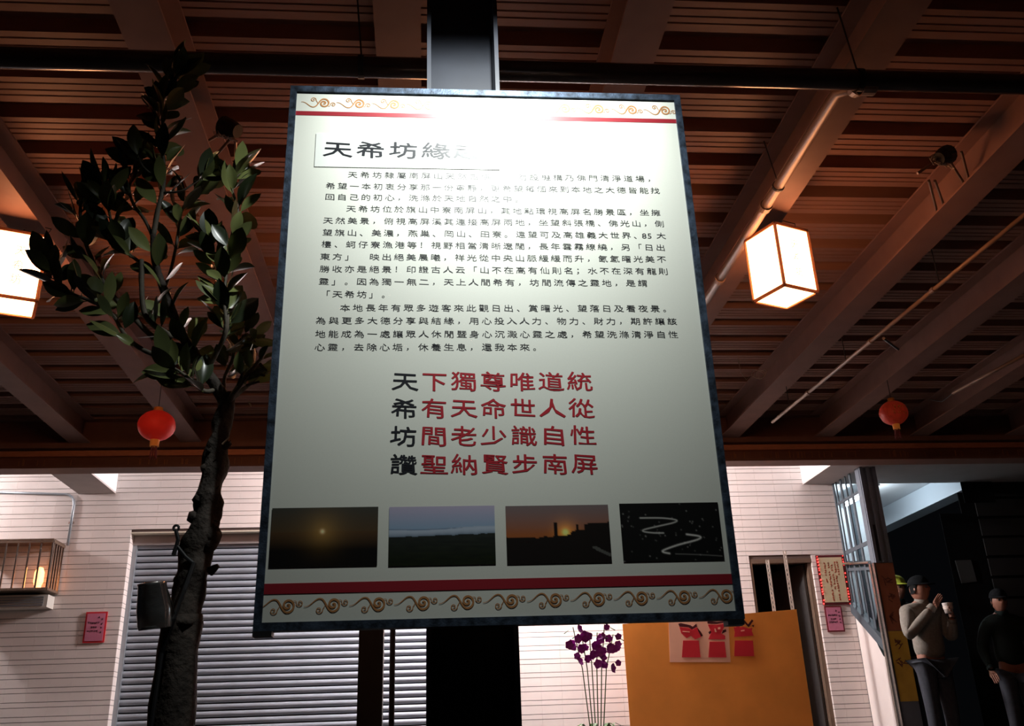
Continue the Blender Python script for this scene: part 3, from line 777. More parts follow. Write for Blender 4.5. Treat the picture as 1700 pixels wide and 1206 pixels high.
# ------------------------------------------------------------------ round red lanterns
def red_lantern(c, r, label, mt, top_h, squash=.86):
    t = thing('red_lantern', c, label, 'lantern')
    m = MB(); n = 32; base = 0; prof = []
    rows_ = 14
    for j in range(rows_+1):
        a = -PI/2+PI*j/rows_; prof.append((max(.22*r, r*math.cos(a)), r*squash*math.sin(a)))
    for k, (rr, z) in enumerate(prof):
        for j in range(n):
            a = 2*PI*j/n; q = rr*(1+.022*math.cos(16*a)*math.sqrt(max(0, rr/r-.2)))
            m.v.append((c.x+q*math.cos(a), c.y+q*math.sin(a), c.z+z))
    for k in range(rows_):
        for j in range(n): a = k*n+j; b = k*n+(j+1) % n; m.f.append((a, b, b+n, a+n))
    m.build('shade', mt, t, True)
    m = MB(); m.lathe(c+Vector((0, 0, r*squash-.004)), [(.001, .035), (.24*r, .03), (.27*r, 0), (.2*r, -.01)], 20); m.build('top_ring', M['goldpaint'], t)
    m = MB(); m.lathe(c+Vector((0, 0, -r*squash+.004)), [(.24*r, .01), (.26*r, -.005), (.24*r, -.30*r), (.25*r, -.36*r), (.001, -.36*r)], 20); m.build('bottom_ring', M['tassel'], t)
    m = MB()
    for k in range(9):
        a = 2*PI*k/9; m.tube([c+Vector((.018*math.cos(a), .018*math.sin(a), -r*squash-.30*r)), c+Vector((.026*math.cos(a), .026*math.sin(a), -r*squash-r*1.05))], .0035, 4)
    m.build('tassel', mat('tassel_red', (.14, .012, .01), .8), t)
    MB().tube([c+Vector((0, 0, r*squash)), Vector((c.x, c.y, top_h))], .003, 5).build('cord', M['wire'], t)
    # gilt writing blurs on the shade
    m = MB()
    for k in range(26):
        a = -PI/2+rnd.uniform(-.55, .55); e = rnd.uniform(-.42, .42); aa = a+rnd.uniform(-.10, .10); ee = e+rnd.uniform(-.12, .12)
        P = lambda a_, e_: c+Vector((1.024*r*math.cos(e_)*math.cos(a_), 1.024*r*math.cos(e_)*math.sin(a_), 1.024*r*squash*math.sin(e_)))
        m.tube([P(a, e), P(aa, ee)], .0042, 4)
    if mt is M['red2']: m.build('gilt_character', M['goldpaint'], t)
    return t
c = ath(260, 707, 2.37); red_lantern(c, .141, 'bright red round lantern left of the tree trunk near the eave', M['red'], ZD-.001)
c = ath(1483.5, 686, 2.50); red_lantern(c, .118, 'small dim red round lantern with gold marks at right near the eave', M['red2'], ZR, .90)

# ------------------------------------------------------------------ wall fittings on the left
t = thing('wall_conduit', aty(115, 830, YW-.02), 'grey conduit bending down the tiled wall at left', 'pipe')
pts = [aty(-30, 817, YW-.02), aty(73, 820, YW-.02), aty(108, 821, YW-.02)]
q0, q1, q2 = aty(108, 821, YW-.02), aty(124, 822, YW-.02), aty(123, 838, YW-.02)
pts += [q0*(1-s)**2+q1*2*s*(1-s)+q2*s*s for s in (.25, .5, .75, 1)]; pts += [aty(112, 906, YW-.02)]
MB().tube(pts, .014, 10).build('pipe', M['alu'], t, True)
for p in (aty(104, 820.5, YW-.02), aty(118, 868, YW-.02)): MB().box(p.x-.03, p.x+.03, YW-.012, YW-.001, p.z-.012, p.z+.012).build('clip', M['steel'], t)
gx0, gx1, gz0, gz1, gd = -4.95, -4.00, 1.66+EZ, 2.18+EZ, .34
t = thing('window_guard', ((gx0+gx1)/2, YW-gd/2, gz0), 'steel window guard box with bars and warm light inside at left edge', 'guard')
for z in (gz0, gz1-.02): 
    for (p, q) in (((gx0, YW-gd, z), (gx1, YW-gd, z)), ((gx1, YW-gd, z), (gx1, YW-.003, z)), ((gx0, YW-gd, z), (gx0, YW-.003, z))): MB().bar(p, q, .024, .024).build('rail', M['doorframe'], t)
for k in range(5): 
    y = YW-gd+.035+k*(gd-.05)/4; MB().bar((gx1, y, gz0), (gx1, y, gz1), .016, .016, (1, 0, 0)).build('bar', M['steel'], t)
for k in range(9):
    x = gx0+k*(gx1-gx0)/8; MB().bar((x, YW-gd, gz0), (x, YW-gd, gz1), .016, .016, (0, 1, 0)).build('bar', M['steel'], t)
MB().box(gx0, gx1, YW-gd, YW-.003, gz1, gz1+.012).build('roof_sheet', M['doorframe'], t)
MB().box(gx0, gx1-.02, YW-gd+.02, YW-.003, gz0-.012, gz0-.002).build('base_sheet', M['doorframe'], t)
m = MB(); m.lathe((gx1-.16, YW-.16, gz0+.0), [(.035, 0), (.035, .06), (.05, .10), (.05, .20), (.03, .25), (.001, .26)], 14); b = m.build('lamp', M['warmbulb'], t)
t = thing('vent_box', (-4.13, YW-.1, 1.50+EZ), 'cream vent box on the tiled wall just under the window guard', 'vent')
MB().box(-4.62, -4.02, YW-.20, YW-.003, 1.49+EZ, 1.62+EZ).build('casing', mat('cream_metal', (.60, .56, .50), .6), t)
m = MB()
for k in range(4): m.box(-4.58, -4.06, YW-.206, YW-.2, 1.505+EZ+.027*k, 1.52+EZ+.027*k)
m.build('louvre', M['alu'], t)

# pink notices and the lit notice board
def notice(name, x0, x1, z0, z1, face, border, bw, label, marks, mm, y=YW-.004):
    t = thing(name, ((x0+x1)/2, y, z0), label, 'notice')
    MB().box(x0, x1, y-.012, y-.001, z0, z1).build('border', border, t)
    MB().box(x0+bw, x1-bw, y-.016, y-.012, z0+bw, z1-bw).build('face', face, t)
    m = MB()
    for (u, v, s) in marks:
        cx, cz = x0+bw+(x1-x0-2*bw)*u, z0+bw+(z1-z0-2*bw)*v
        for k in range(5):
            a = rnd.choice((0, 0, PI/2, PI/2, .7)); l = s*rnd.uniform(.5, .95); ox, oz = cx+rnd.uniform(-.3, .3)*s, cz+rnd.uniform(-.35, .35)*s
            m.bar((ox-math.cos(a)*l/2, y-.017, oz-math.sin(a)*l/2), (ox+math.cos(a)*l/2, y-.017, oz+math.sin(a)*l/2), s*.16, .001, (0, 1, 0))
    stuff(m.build('lettering', mm, t))
    return t
pm = [(.66, .85, .022), (.85, .78, .022), (.85, .62, .022), (.85, .47, .022), (.85, .32, .022)]+[(.12+.11*k, .66, .02) for k in range(6)]+[(.3+.13*k, .5, .02) for k in range(3)]+[(.15+.12*k, .36, .02) for k in range(5)]
inkp = mat('notice_ink', (.05, .015, .03), .6)
notice('pink_notice', -3.66, -3.435, 1.13+EZ, 1.452+EZ, M['pink'], M['brightred'], .018, 'small pink notice on the tiled wall left of the shutter', pm, inkp)
notice('pink_notice', 4.605, 4.81, 1.035+EZ, 1.322+EZ, M['pink'], mat('dark_red_edge', (.16, .01, .015), .6), .016, 'small pink notice directly under the red-lit notice by the door', pm, inkp)
cm = []
for k, (x, z0_, z1_) in enumerate(((.86, .62, .95), (.74, .05, .95), (.60, .24, .9), (.46, .04, .95), (.30, .45, .92))):
    n = int((z1_-z0_)/.052)
    for j in range(n):
        if (j+k*3) % 8 != 6: cm.append((x-.08, z0_+j*.052, .024))
nb = notice('lit_notice', 4.597, 4.935, 1.335+EZ, 1.905+EZ, M['notice'], mat('dark_maroon_edge', (.10, .008, .010), .5), .028, 'cream notice with red columns of text ringed by red lights right of the door', cm, mat('notice_red', (.48, .05, .02), .6))
P0 = [(4.611, 1.349), (4.921, 1.349), (4.921, 1.891), (4.611, 1.891)]
for i in range(4):
    a, b = Vector(P0[i]), Vector(P0[(i+1) % 4]); n = 6 if i in (0, 2) else 16
    for k in range(n):
        q = a.lerp(b, (k+rnd.uniform(-.2, .2))/n)
        if i in (0, 2) and k % 6 not in (0,): continue
        if i in (1, 3) and rnd.random() < .22: continue
        r = rnd.uniform(.0045, .0085)
        m = MB(); m.lathe((q.x, YW-.024, q.y+EZ), [(.001, -r*1.2), (r*.8, -r*.6), (r, 0), (r*.8, r*.6), (.001, r*1.2)], 8); m.build('bulb', M['redled'], nb)

# slotted angle posts before the doorway and the orange banner
def slotted(xb, z1, lean, label):
    t = thing('slotted_post', (xb, YW-.35, ZF), label, 'post', None)
    y = YW-.36; z0 = ZF
    m = MB(); n = int((z1-z0)/.05)
    # web strips either side of a row of slots, joined by bridges
    m.box(xb, xb+.014, y, y+.003, z0, z1); m.box(xb+.027, xb+.041, y, y+.003, z0, z1)
    for k in range(n): m.box(xb+.014, xb+.027, y, y+.003, z0+.05*k, z0+.05*k+.022)
    m.build('front_web', M['slotted'], t)
    m = MB(); m.box(xb+.038, xb+.041, y+.003, y+.016, z0, z1); m.box(xb+.038, xb+.041, y+.027, y+.041, z0, z1)
    for k in range(n): m.box(xb+.038, xb+.041, y+.016, y+.027, z0+.05*k, z0+.05*k+.022)
    m.build('side_web', M['slotted'], t)
    return t
pA = aty(1271, 930, YW-.36); pB = aty(1299, 914, YW-.36)
slotted(pA.x, pA.z, 0, 'pale slotted steel post before the dark doorway, the shorter left one')
slotted(pB.x, pB.z, 0, 'pale slotted steel post before the dark doorway, the taller right one')
YN = 10.55
bx0, bx1 = 2.10, 4.03; bz0 = ZF+.25
zl, zr = 1.115+EZ, 1.222+EZ
bn = thing('banner', ((bx0+bx1)/2, YN, ZF), 'orange printed banner with red lettering hung below the doorway', 'banner')
m = MB(); m.prism([(bx0, YN, bz0), (bx1, YN, bz0), (bx1, YN, zr), (bx0, YN, zl)], (0, .006, 0)); m.build('sheet', M['orange'], bn)
for x, zt in ((bx0+.03, zl), (bx1-.03, zr)): MB().tube([(x, YN+.025, ZF), (x, YN+.025, zt-.01)], .016, 8).build('support', M['alu'], bn)
def bq(px, py, dy): v = aty(px, py, YN-dy); return v
def poly(m, pts, dy): m.prism([bq(x, y, dy) for (x, y) in pts], (0, .0015, 0))
m = MB(); poly(m, [(1110, 1034), (1209, 1030), (1213, 1100), (1112, 1100)], .002); m.build('panel_print', M['peach'], bn)
# tops of three fat red characters with maroon edges, running on below the picture
m = MB()
for P_ in ([(1126, 1036), (1130, 1035), (1146, 1038.5), (1150, 1041), (1156, 1036), (1157, 1041), (1149, 1046), (1143, 1042), (1128, 1041)], [(1158, 1043), (1163, 1049), (1167, 1056), (1163, 1058), (1155, 1049)],
           [(1174, 1033), (1177, 1031.5), (1190, 1033), (1205, 1031), (1206, 1034), (1190, 1036.5), (1175, 1036)], [(1200, 1047), (1205, 1045), (1206, 1049), (1198, 1053)], [(1176, 1050), (1181, 1046), (1183, 1049), (1178, 1054)],
           [(1217, 1037), (1223, 1036), (1224, 1040), (1217, 1040)], [(1229, 1036), (1233, 1036), (1233, 1040), (1229, 1040)], [(1236, 1030), (1242, 1037), (1248, 1029), (1251, 1031), (1243, 1042), (1235, 1034)], [(1248, 1039), (1252, 1038), (1251, 1042)]): poly(m, P_, .003)
m.build('lettering_edge', M['maroon'], bn)
m = MB()
for P_ in ([(1128, 1041.5), (1143, 1043.5), (1150, 1046), (1157, 1042), (1159, 1048), (1164, 1058), (1154, 1062), (1147, 1056), (1140, 1060), (1131, 1052)], [(1134, 1064), (1160, 1064), (1163, 1092), (1132, 1092)],
           [(1175, 1037.5), (1190, 1038), (1205, 1036), (1200, 1046), (1197, 1052), (1204, 1056), (1204, 1062), (1176, 1062), (1181, 1050)], [(1178, 1066), (1203, 1066), (1206, 1092), (1176, 1092)],
           [(1218, 1042), (1222, 1042), (1224, 1038), (1229, 1042), (1234, 1041), (1243, 1044), (1249, 1043), (1248, 1048), (1251, 1056), (1219, 1058), (1220, 1050)], [(1220, 1064), (1250, 1064), (1252, 1090), (1219, 1090)]): poly(m, P_, .005)
m.build('lettering', M['brightred'], bn)
m = MB()
for P_ in ([(1133, 1048), (1145, 1049), (1145, 1050.5), (1133, 1049.5)], [(1192, 1042), (1196, 1041.5), (1196, 1045), (1192, 1045.5)], [(1186, 1044), (1188, 1044), (1190, 1050), (1187, 1050)], [(1230, 1047), (1236, 1046), (1236, 1048), (1230, 1049)]): poly(m, P_, .007)
m.build('lettering_peach_mark', M['peach'], bn)  # small peach marks printed inside the letters

# orchids below the sign edge
t = thing('orchid_pot', (1.55, 9.4, ZF), 'purple orchids in a pot below the right half of the sign', 'plant')
m = MB(); m.lathe((1.57, 9.4, ZF), [(.001, 0), (.13, 0), (.17, .26), (.18, .28), (.15, .28), (.001, .25)], 20); m.build('pot', M['pot'], t)
pm_ = MB()
for k in range(5):
    a = k*2*PI/5+PI/2; w = .022 if k % 2 else .017; l = .036
    d = Vector((math.cos(a), -.25, math.sin(a))); s = Vector((-math.sin(a), 0, math.cos(a))); i = len(pm_.v)
    pts = [(0, 0)]+[(.25, -.7), (.65, -1), (.95, -.45), (1.05, 0), (.95, .45), (.65, 1), (.25, .7)]
    for (u, v) in pts: pm_.v.append(tuple(d*(u*l)+s*(v*w)))
    for q in range(1, 7): pm_.f.append((i, i+q, i+q+1))
bl = pm_.mesh('blossom', M['petal'])
stems = []
for k in range(6):
    x = 1.38+.075*k; top = .86+.14*rnd.random()
    pts = [(1.57+.02*(k-3), 9.4, ZF+.27), (1.57+(x-1.57)*.6, 9.36, ZF+.9), (x, 9.30, top+EZ), (x+.09*(1 if k > 2 else -1), 9.26, top+EZ-.06)]
    MB().tube(pts, .005, 6).build('stem', M['greenstem'], t); stems.append((x, top))
for k in range(44):
    x, top = stems[k % 6]; o = link('blossom', bl, t)
    f = rnd.random(); o.location = (x+rnd.uniform(-.07, .07), 9.27+rnd.uniform(-.05, .03), top+EZ-.02-f*.30)
    if 1.52 < o.location.x < 1.62: o.location.z -= .06
    o.rotation_euler = (rnd.uniform(-.5, .5), rnd.uniform(0, 2*PI), rnd.uniform(-.6, .6)); s = rnd.uniform(.8, 1.25); o.scale = (s, s, s)
m = MB()
for k in range(7):
    a = k*2*PI/7; d = Vector((math.cos(a), math.sin(a)*.6, 0)); c0 = Vector((1.57, 9.4, ZF+.27)); sd = Vector((-d.y, d.x, 0))*.03
    m.quad(c0-sd*.5, c0+sd*.5, c0+d*.16+sd+Vector((0, 0, .16)), c0+d*.16-sd+Vector((0, 0, .16))); m.quad(c0+d*.16-sd+Vector((0, 0, .16)), c0+d*.16+sd+Vector((0, 0, .16)), c0+d*.30+sd*.2+Vector((0, 0, .10)), c0+d*.30-sd*.2+Vector((0, 0, .10)))
m.build('foliage', M['greenstem'], t)

# ------------------------------------------------------------------ potted tree at the left of the sign
YT = 2.62
def tp(px, py, y=YT): return aty(px, py, y)
tree = thing('potted_tree', Vector((tp(300, 1060).x-.01, YT, 0)), 'small dark tree with knotty trunk and oval glossy leaves left of the sign', 'tree')
tx = tree.location.x
m = MB(); m.lathe((tx, YT, 0), [(.001, 0), (.20, 0), (.26, .42), (.29, .44), (.29, .48), (.25, .48), (.24, .42)], 28); m.build('pot', M['pot'], tree)
m = MB(); m.lathe((tx, YT, .41), [(.241, 0), (.12, .02), (.001, .03)], 20); m.build('soil', M['soil'], tree)
S = 1/600.0
def smooth_path(keys, n):
    out = []
    for i in range(len(keys)-1):
        p0 = keys[max(i-1, 0)]; p1 = keys[i]; p2 = keys[i+1]; p3 = keys[min(i+2, len(keys)-1)]
        for k in range(n):
            t = k/n
            out.append(tuple(.5*((2*p1[j])+(-p0[j]+p2[j])*t+(2*p0[j]-5*p1[j]+4*p2[j]-p3[j])*t*t+(-p0[j]+3*p1[j]-3*p2[j]+p3[j])*t**3) for j in range(len(p1))))
    out.append(keys[-1]); return out
keys = [(tx, YT, .40, .062), (tx+.005, YT, .95, .055)]
for (px, py, w) in ((296, 1080, 62), (299, 1045, 60), (306, 1010, 50), (316, 965, 50), (321, 935, 52), (330, 905, 54), (337, 885, 47), (344, 850, 42), (346, 830, 44), (352, 800, 37), (356, 775, 40), (359, 750, 33), (366, 725, 30), (369, 705, 34), (374, 680, 29), (374, 655, 27)):
    p = tp(px, py); keys.append((p.x, p.y, p.z, w*S*.5*(1.0)))
path = smooth_path(keys, 5)
m = MB(); m.tube([p[:3] for p in path], [p[3] for p in path], 18, True, .32); m.build('trunk', M['bark'], tree, True)
# knots and stubs on the trunk
def stub(px, py, dx, dy, l, r, mt='bark'):
    a = tp(px, py, YT-.01); b = tp(px+dx, py+dy, YT-.02)
    MB().tube([a, a.lerp(b, .6), b], [r, r*.8, r*.55], 9, True, .3).build('branch_stub', M[mt], tree, True)
for s in ((350, 890, 12, -4, 0, .030), (343, 905, 14, -6, 0, .026), (348, 950, 14, -10, 0, .012), (330, 862, -18, -4, 0, .022), (338, 835, -16, -10, 0, .018), (350, 775, -16, 4, 0, .014), (360, 745, -14, 8, 0, .014), (372, 742, 10, -6, 0, .012), (298, 1010, -12, 6, 0, .02), (300, 965, -9, -6, 0, .016), (352, 880, 9, 3, 0, .018)): stub(*s)
def bark_curl(px, py, dx, dy):
    a = tp(px, py, YT-.025); b = tp(px+dx*.6, py+dy*.2, YT-.03); c = tp(px+dx, py+dy, YT-.03)
    MB().tube([a, b, c], [.003, .0025, .0012], 5).build('bark_curl', M['twig'], tree)
for s in ((352, 882, 12, -14), (356, 812, 8, -5), (356, 865, 7, 2), (378, 737, 5, -6)): bark_curl(*s)
# branches
BR = []
def branch(pts, r0, r1, mt='twig', n=5):
    ks = [(*tp(px, py, YT+dy), 0) for (px, py, dy) in pts]
    path = smooth_path(ks, n); P3 = [Vector(p[:3]) for p in path]
    rad = [r0+(r1-r0)*k/(len(P3)-1) for k in range(len(P3))]
    MB().tube(P3, rad, 9, True, .22).build('branch', M[mt], tree, True); BR.append(P3)
    return P3
b_main = branch([(374, 668, 0), (358, 640, -.02), (342, 619, -.03), (320, 585, -.02), (303, 557, 0), (287, 520, .02), (269, 472, .02), (257, 432, .01), (254, 390, 0)], .019, .0095, 'bark')
b_lead = branch([(254, 392, 0), (262, 350, 0), (271, 310, 0), (272, 280, 0), (270, 240, 0), (270, 200, .0), (268, 175, .01), (276, 155, .02), (292, 132, .02), (300, 118, .02)], .0085, .003)
b_l1 = branch([(318, 600, .03), (290, 575, .06), (255, 560, .08), (215, 520, .07), (187, 490, .06), (172, 470, .05), (150, 425, .04), (137, 385, .03), (133, 350, .03), (140, 325, .03)], .010, .004)
b_l2 = branch([(300, 600, .02), (272, 590, -.02), (245, 585, -.03), (210, 560, -.04), (185, 520, -.05), (150, 500, -.05), (120, 488, -.06), (95, 470, -.06), (85, 440, -.06)], .008, .003)
b_l3 = branch([(285, 560, .0), (255, 540, -.05), (240, 520, -.06), (235, 480, -.06), (235, 432, -.05)], .009, .007)
b_l4 = branch([(268, 470, .02), (250, 450, .03), (225, 430, .04), (205, 415, .04), (190, 395, .03), (183, 360, .02), (175, 325, .0), (172, 300, 0)], .006, .003)
b_l5 = branch([(254, 395, 0), (240, 365, .02), (222, 340, .04), (215, 310, .05), (228, 275, .04), (226, 262, .04)], .006, .003)
b_r1 = branch([(272, 480, .02), (282, 455, .06), (290, 420, .08), (296, 385, .08), (302, 350, .06), (320, 320, .05), (338, 300, .05)], .006, .003)
b_r2 = branch([(342, 619, -.03), (360, 585, -.06), (372, 560, -.08), (378, 530, -.08), (370, 495, -.07), (362, 450, -.05), (352, 420, -.04), (345, 395, -.03)], .008, .003)
b_r3 = branch([(360, 585, -.06), (375, 545, -.10), (372, 500, -.10), (375, 460, -.09), (382, 420, -.08), (385, 390, -.07), (395, 350, -.06), (385, 310, -.06), (398, 288, -.06)], .006, .003)
b_r4 = branch([(376, 672, 0), (392, 648, -.04), (404, 630, -.06), (420, 612, -.07), (436, 592, -.08)], .010, .004)
b_r5 = branch([(380, 665, 0), (402, 648, .02), (418, 635, .02), (439, 612, .0)], .008, .004)
b_r6 = branch([(374, 660, .01), (372, 630, .04), (385, 600, .05), (392, 575, .03), (410, 555, .0), (425, 570, 0)], .006, .003)
b_r7 = branch([(362, 645, -.01), (340, 650, -.05), (318, 632, -.07), (295, 615, -.08), (275, 606, -.08)], .007, .003)
b_t2 = branch([(270, 300, 0), (255, 292, -.02), (236, 275, -.03), (230, 258, -.03)], .004, .0025)
b_t3 = branch([(272, 320, 0), (300, 318, -.03), (320, 306, -.04), (340, 292, -.04)], .004, .0025)
for (px, py, dx, dy) in ((432, 605, 10, 10), (425, 620, 14, 4), (410, 640, 20, -6), (395, 640, 8, -22), (388, 655, 26, -34)):
    a = tp(px, py, YT-.06); b = tp(px+dx, py+dy, YT-.09); MB().tube([a, b], [.0045, .003], 7).build('twig', M['bark'], tree)
# a few pale cut ends and dry leaves
for (px, py, dx, dy) in ((369, 738, 12, -12), (413, 668, 4, 7), (392, 578, 12, -5)):
    a = tp(px, py, YT-.05); b = tp(px+dx, py+dy, YT-.055); MB().tube([a, b], [.003, .002], 5).build('dry_twig', M['cutwood'], tree)
# leaves: three shared shapes
def leaf_mesh(k):
    m = MB(); n = 7; L_, Wd = 1.0, (.54, .48, .44)[k]
    for i in range(n+1):
        t = i/n; w = Wd*.5*math.sin(PI*min(1, (t**1.08)))**.75 if 0 < i < n else .012
        if i == n: w = .006
        curl = (.10, .22, -.08)[k]*t*t; 
        for s in (-1, -.5, 0, .5, 1):
            m.v.append((s*w, t*L_, curl*-1+abs(s)*w*(.22, .34, .12)[k]))
    for i in range(n):
        for j in range(4): a = i*5+j; m.f.append((a, a+1, a+6, a+5))
    # petiole
    m.tube([(0, -.16, .02), (0, .02, 0)], [.012, .014], 4)
    return m.mesh('leaf', M['leaf'], True)
LM = [leaf_mesh(k) for k in range(3)]
nleaf = [0]; REST = MB()
EYE = Vector((0, 0, EZ))
def leaf(p, d, size, facing=None):
    size *= 1.62
    nleaf[0] += 1
    d = d.normalized(); me = rnd.choice(LM)
    nrm = facing if facing is not None else Vector((rnd.uniform(-1, 1), rnd.uniform(-1.4, .4), rnd.uniform(-.6, .8)))
    z = (nrm - d*nrm.dot(d)).normalized(); x = d.cross(z)
    R3 = Matrix((x, d, z)).transposed().to_4x4()
    if nleaf[0] > 296:          # past the limit: joined with the rest of the small leaves
        T_ = Matrix.Translation(p) @ R3 @ Matrix.Diagonal((size, size, size, 1)); i = len(REST.v)
        REST.v += [tuple(T_ @ v.co) for v in me.vertices]; REST.f += [tuple(i+q for q in f.vertices) for f in me.polygons]; return
    o = link('leaf', me, tree)
    o.matrix_parent_inverse = Matrix.Translation(-tree.location)
    o.matrix_basis = Matrix.Translation(p) @ R3 @ Matrix.Diagonal((size, size, size, 1))
def spray(P3, f0, f1, n, size=.058, up=.75, spread=.9):
    for k in range(n):
        f = f0+(f1-f0)*(k+rnd.random()*.6)/n; i = min(len(P3)-2, int(f*(len(P3)-1))); p = P3[i].lerp(P3[i+1], f*(len(P3)-1)-i if f < 1 else 1)
        ax = (P3[i+1]-P3[i]).normalized(); a = k*2.4+rnd.random()*.6
        side = ax.orthogonal().normalized(); side = Matrix.Rotation(a, 3, ax) @ side
        d = ax*.55+side*spread+Vector((0, 0, up*.55)); p2 = p+side*.010
        leaf(p2, d, size*rnd.uniform(.72, 1.18))
def whorl(P3, n=6, size=.06):
    e = P3[-1]; ax = (P3[-1]-P3[-3]).normalized()
    for k in range(n):
        a = k*2*PI/n+rnd.random()*.5; side = Matrix.Rotation(a, 3, ax) @ ax.orthogonal().normalized()
        leaf(e-ax*.012*(k % 3), ax*.9+side*rnd.uniform(.35, .8), size*rnd.uniform(.8, 1.15))
spray(b_lead, .12, .98, 40, .060); whorl(b_lead, 7)
spray(b_l1, .52, 1, 20); whorl(b_l1, 6)
spray(b_l2, .35, 1, 22, .060); whorl(b_l2, 6)
spray(b_l3, .1, .4, 6); 
spray(b_l4, .35, 1, 20); whorl(b_l4, 6)
spray(b_l5, .3, 1, 16); whorl(b_l5, 6)
spray(b_r1, .35, 1, 14); whorl(b_r1, 5)
spray(b_r2, .3, 1, 18); whorl(b_r2, 6)
spray(b_r3, .2, 1, 22); whorl(b_r3, 6)
spray(b_r4, .45, 1, 9, .045); spray(b_r5, .5, 1, 6, .045)
spray(b_r6, .25, 1, 12, .05); spray(b_r7, .3, 1, 12, .056); whorl(b_t2, 5); whorl(b_t3, 6)
spray(b_main, .3, .55, 8, .055); spray(b_main, .55, .95, 10, .055)
for br, n in ((b_lead, 22), (b_l1, 12), (b_l2, 10), (b_l4, 12), (b_l5, 12), (b_r1, 10), (b_r2, 14), (b_r3, 16), (b_r6, 10), (b_r7, 8)): spray(br, .3, 1, n, .05)
stuff(REST.build('small_leaves', M['leaf'], tree, True, False))
# hooked iron rod leaning on the trunk and a tin can hung on it
t = thing('iron_rod', tp(300, 990, YT-.06), 'black hooked iron rod tied beside the trunk of the tree', 'rod')
m = MB(); c = tp(292.5, 877, YT-.05); rr = 4*S*1.0
m.tube([c+Vector((rr*math.cos(a), 0, rr*math.sin(a))) for a in [k*PI/6 for k in range(13)]], .0035, 6, False)
m.build('eye_ring', M['black'], t)
MB().tube([c+Vector((0, 0, -rr)), tp(296, 897, YT-.05), tp(288, 922, YT-.05)], [.005, .0052, .0055], 8).build('hook_shank', M['black'], t)
MB().tube([tp(322, 935, YT-.05), tp(306, 980, YT-.07), tp(288, 1028, YT-.08), tp(268, 1085, YT-.06), Vector((tx-.07, YT-.08, .42))], .006, 8).build('shaft', M['black'], t)
MB().tube([tp(292, 905, YT-.05), tp(308, 925, YT-.045), tp(322, 937, YT-.05)], .005, 8).build('arm', M['black'], t)
cc = tp(253, 1006, YT-.10); ax = Vector((-.10, -.12, .98)).normalized()
can = thing('tin_can', cc, 'shiny dented tin can hung on the rod left of the tree trunk', 'can')
r = .0345; hh = .108
m = MB(); m.lathe(cc, [(r*.92, -hh/2), (r*.96, -hh/2+.006), (r, -hh*.1), (r*1.02, hh/2-.006), (r*1.06, hh/2), (r*1.0, hh/2+.001), (r*.97, hh/2-.008), (r*.90, -hh/2+.008), (.001, -hh/2+.008)], 26, ax)
o = m.build('body', M['tin'], can, True)
for v in o.data.vertices:
    w = v.co; n = noise.noise(w*28)*.006; d = (w-cc); d = d-ax*d.dot(ax); v.co = w+d.normalized()*n if d.length > .005 else w
    if d.x > .015 and (w-cc).dot(ax) < -.01: v.co.x += .012
m = MB(); m.lathe(cc-ax*(hh/2-.002), [(r*.93, .002), (r*.97, .002), (r*.97, -.004), (.001, -.004)], 26, ax); m.build('rim', M['tin'], can)
m = MB(); m.tube([cc+ax*hh*.42+Vector((.034, 0, 0)), cc+Vector((.045, -.005, .01)), tp(290, 1022, YT-.08)], .002, 5); m.build('hanging_wire', M['wire'], can)

# ------------------------------------------------------------------ people
def skin_mesh(name, verts, edges, radii, root, mt, parent, sub=2):
    me = bpy.data.meshes.new(name); me.from_pydata(verts, edges, [])
    o = bpy.data.objects.new(name, me); COL.objects.link(o)
    sk = o.modifiers.new('skin', 'SKIN'); sk.use_smooth_shade = True
    sv = me.skin_vertices[0].data
    for i, r in enumerate(radii):
        sv[i].radius = r if isinstance(r, tuple) else (r, r); sv[i].use_root = (i == root)
    s = o.modifiers.new('sub', 'SUBSURF'); s.levels = sub; s.render_levels = sub
    dg = bpy.context.evaluated_depsgraph_get(); dg.update()
    me2 = bpy.data.meshes.new_from_object(o.evaluated_get(dg)); me2.name = name
    bpy.data.objects.remove(o); bpy.data.meshes.remove(me)
    me2.materials.clear(); me2.materials.append(mt)
    me2.polygons.foreach_set('use_smooth', [True]*len(me2.polygons))
    return me2
def merge(name, meshes, mt, parent):
    bm = bmesh.new()
    for me in meshes: bm.from_mesh(me)
    me = bpy.data.meshes.new(name); bm.to_mesh(me); bm.free()
    me.materials.append(mt); me.polygons.foreach_set('use_smooth', [True]*len(me.polygons))
    for p in me.polygons: p.material_index = 0
    return link(name, me, parent)
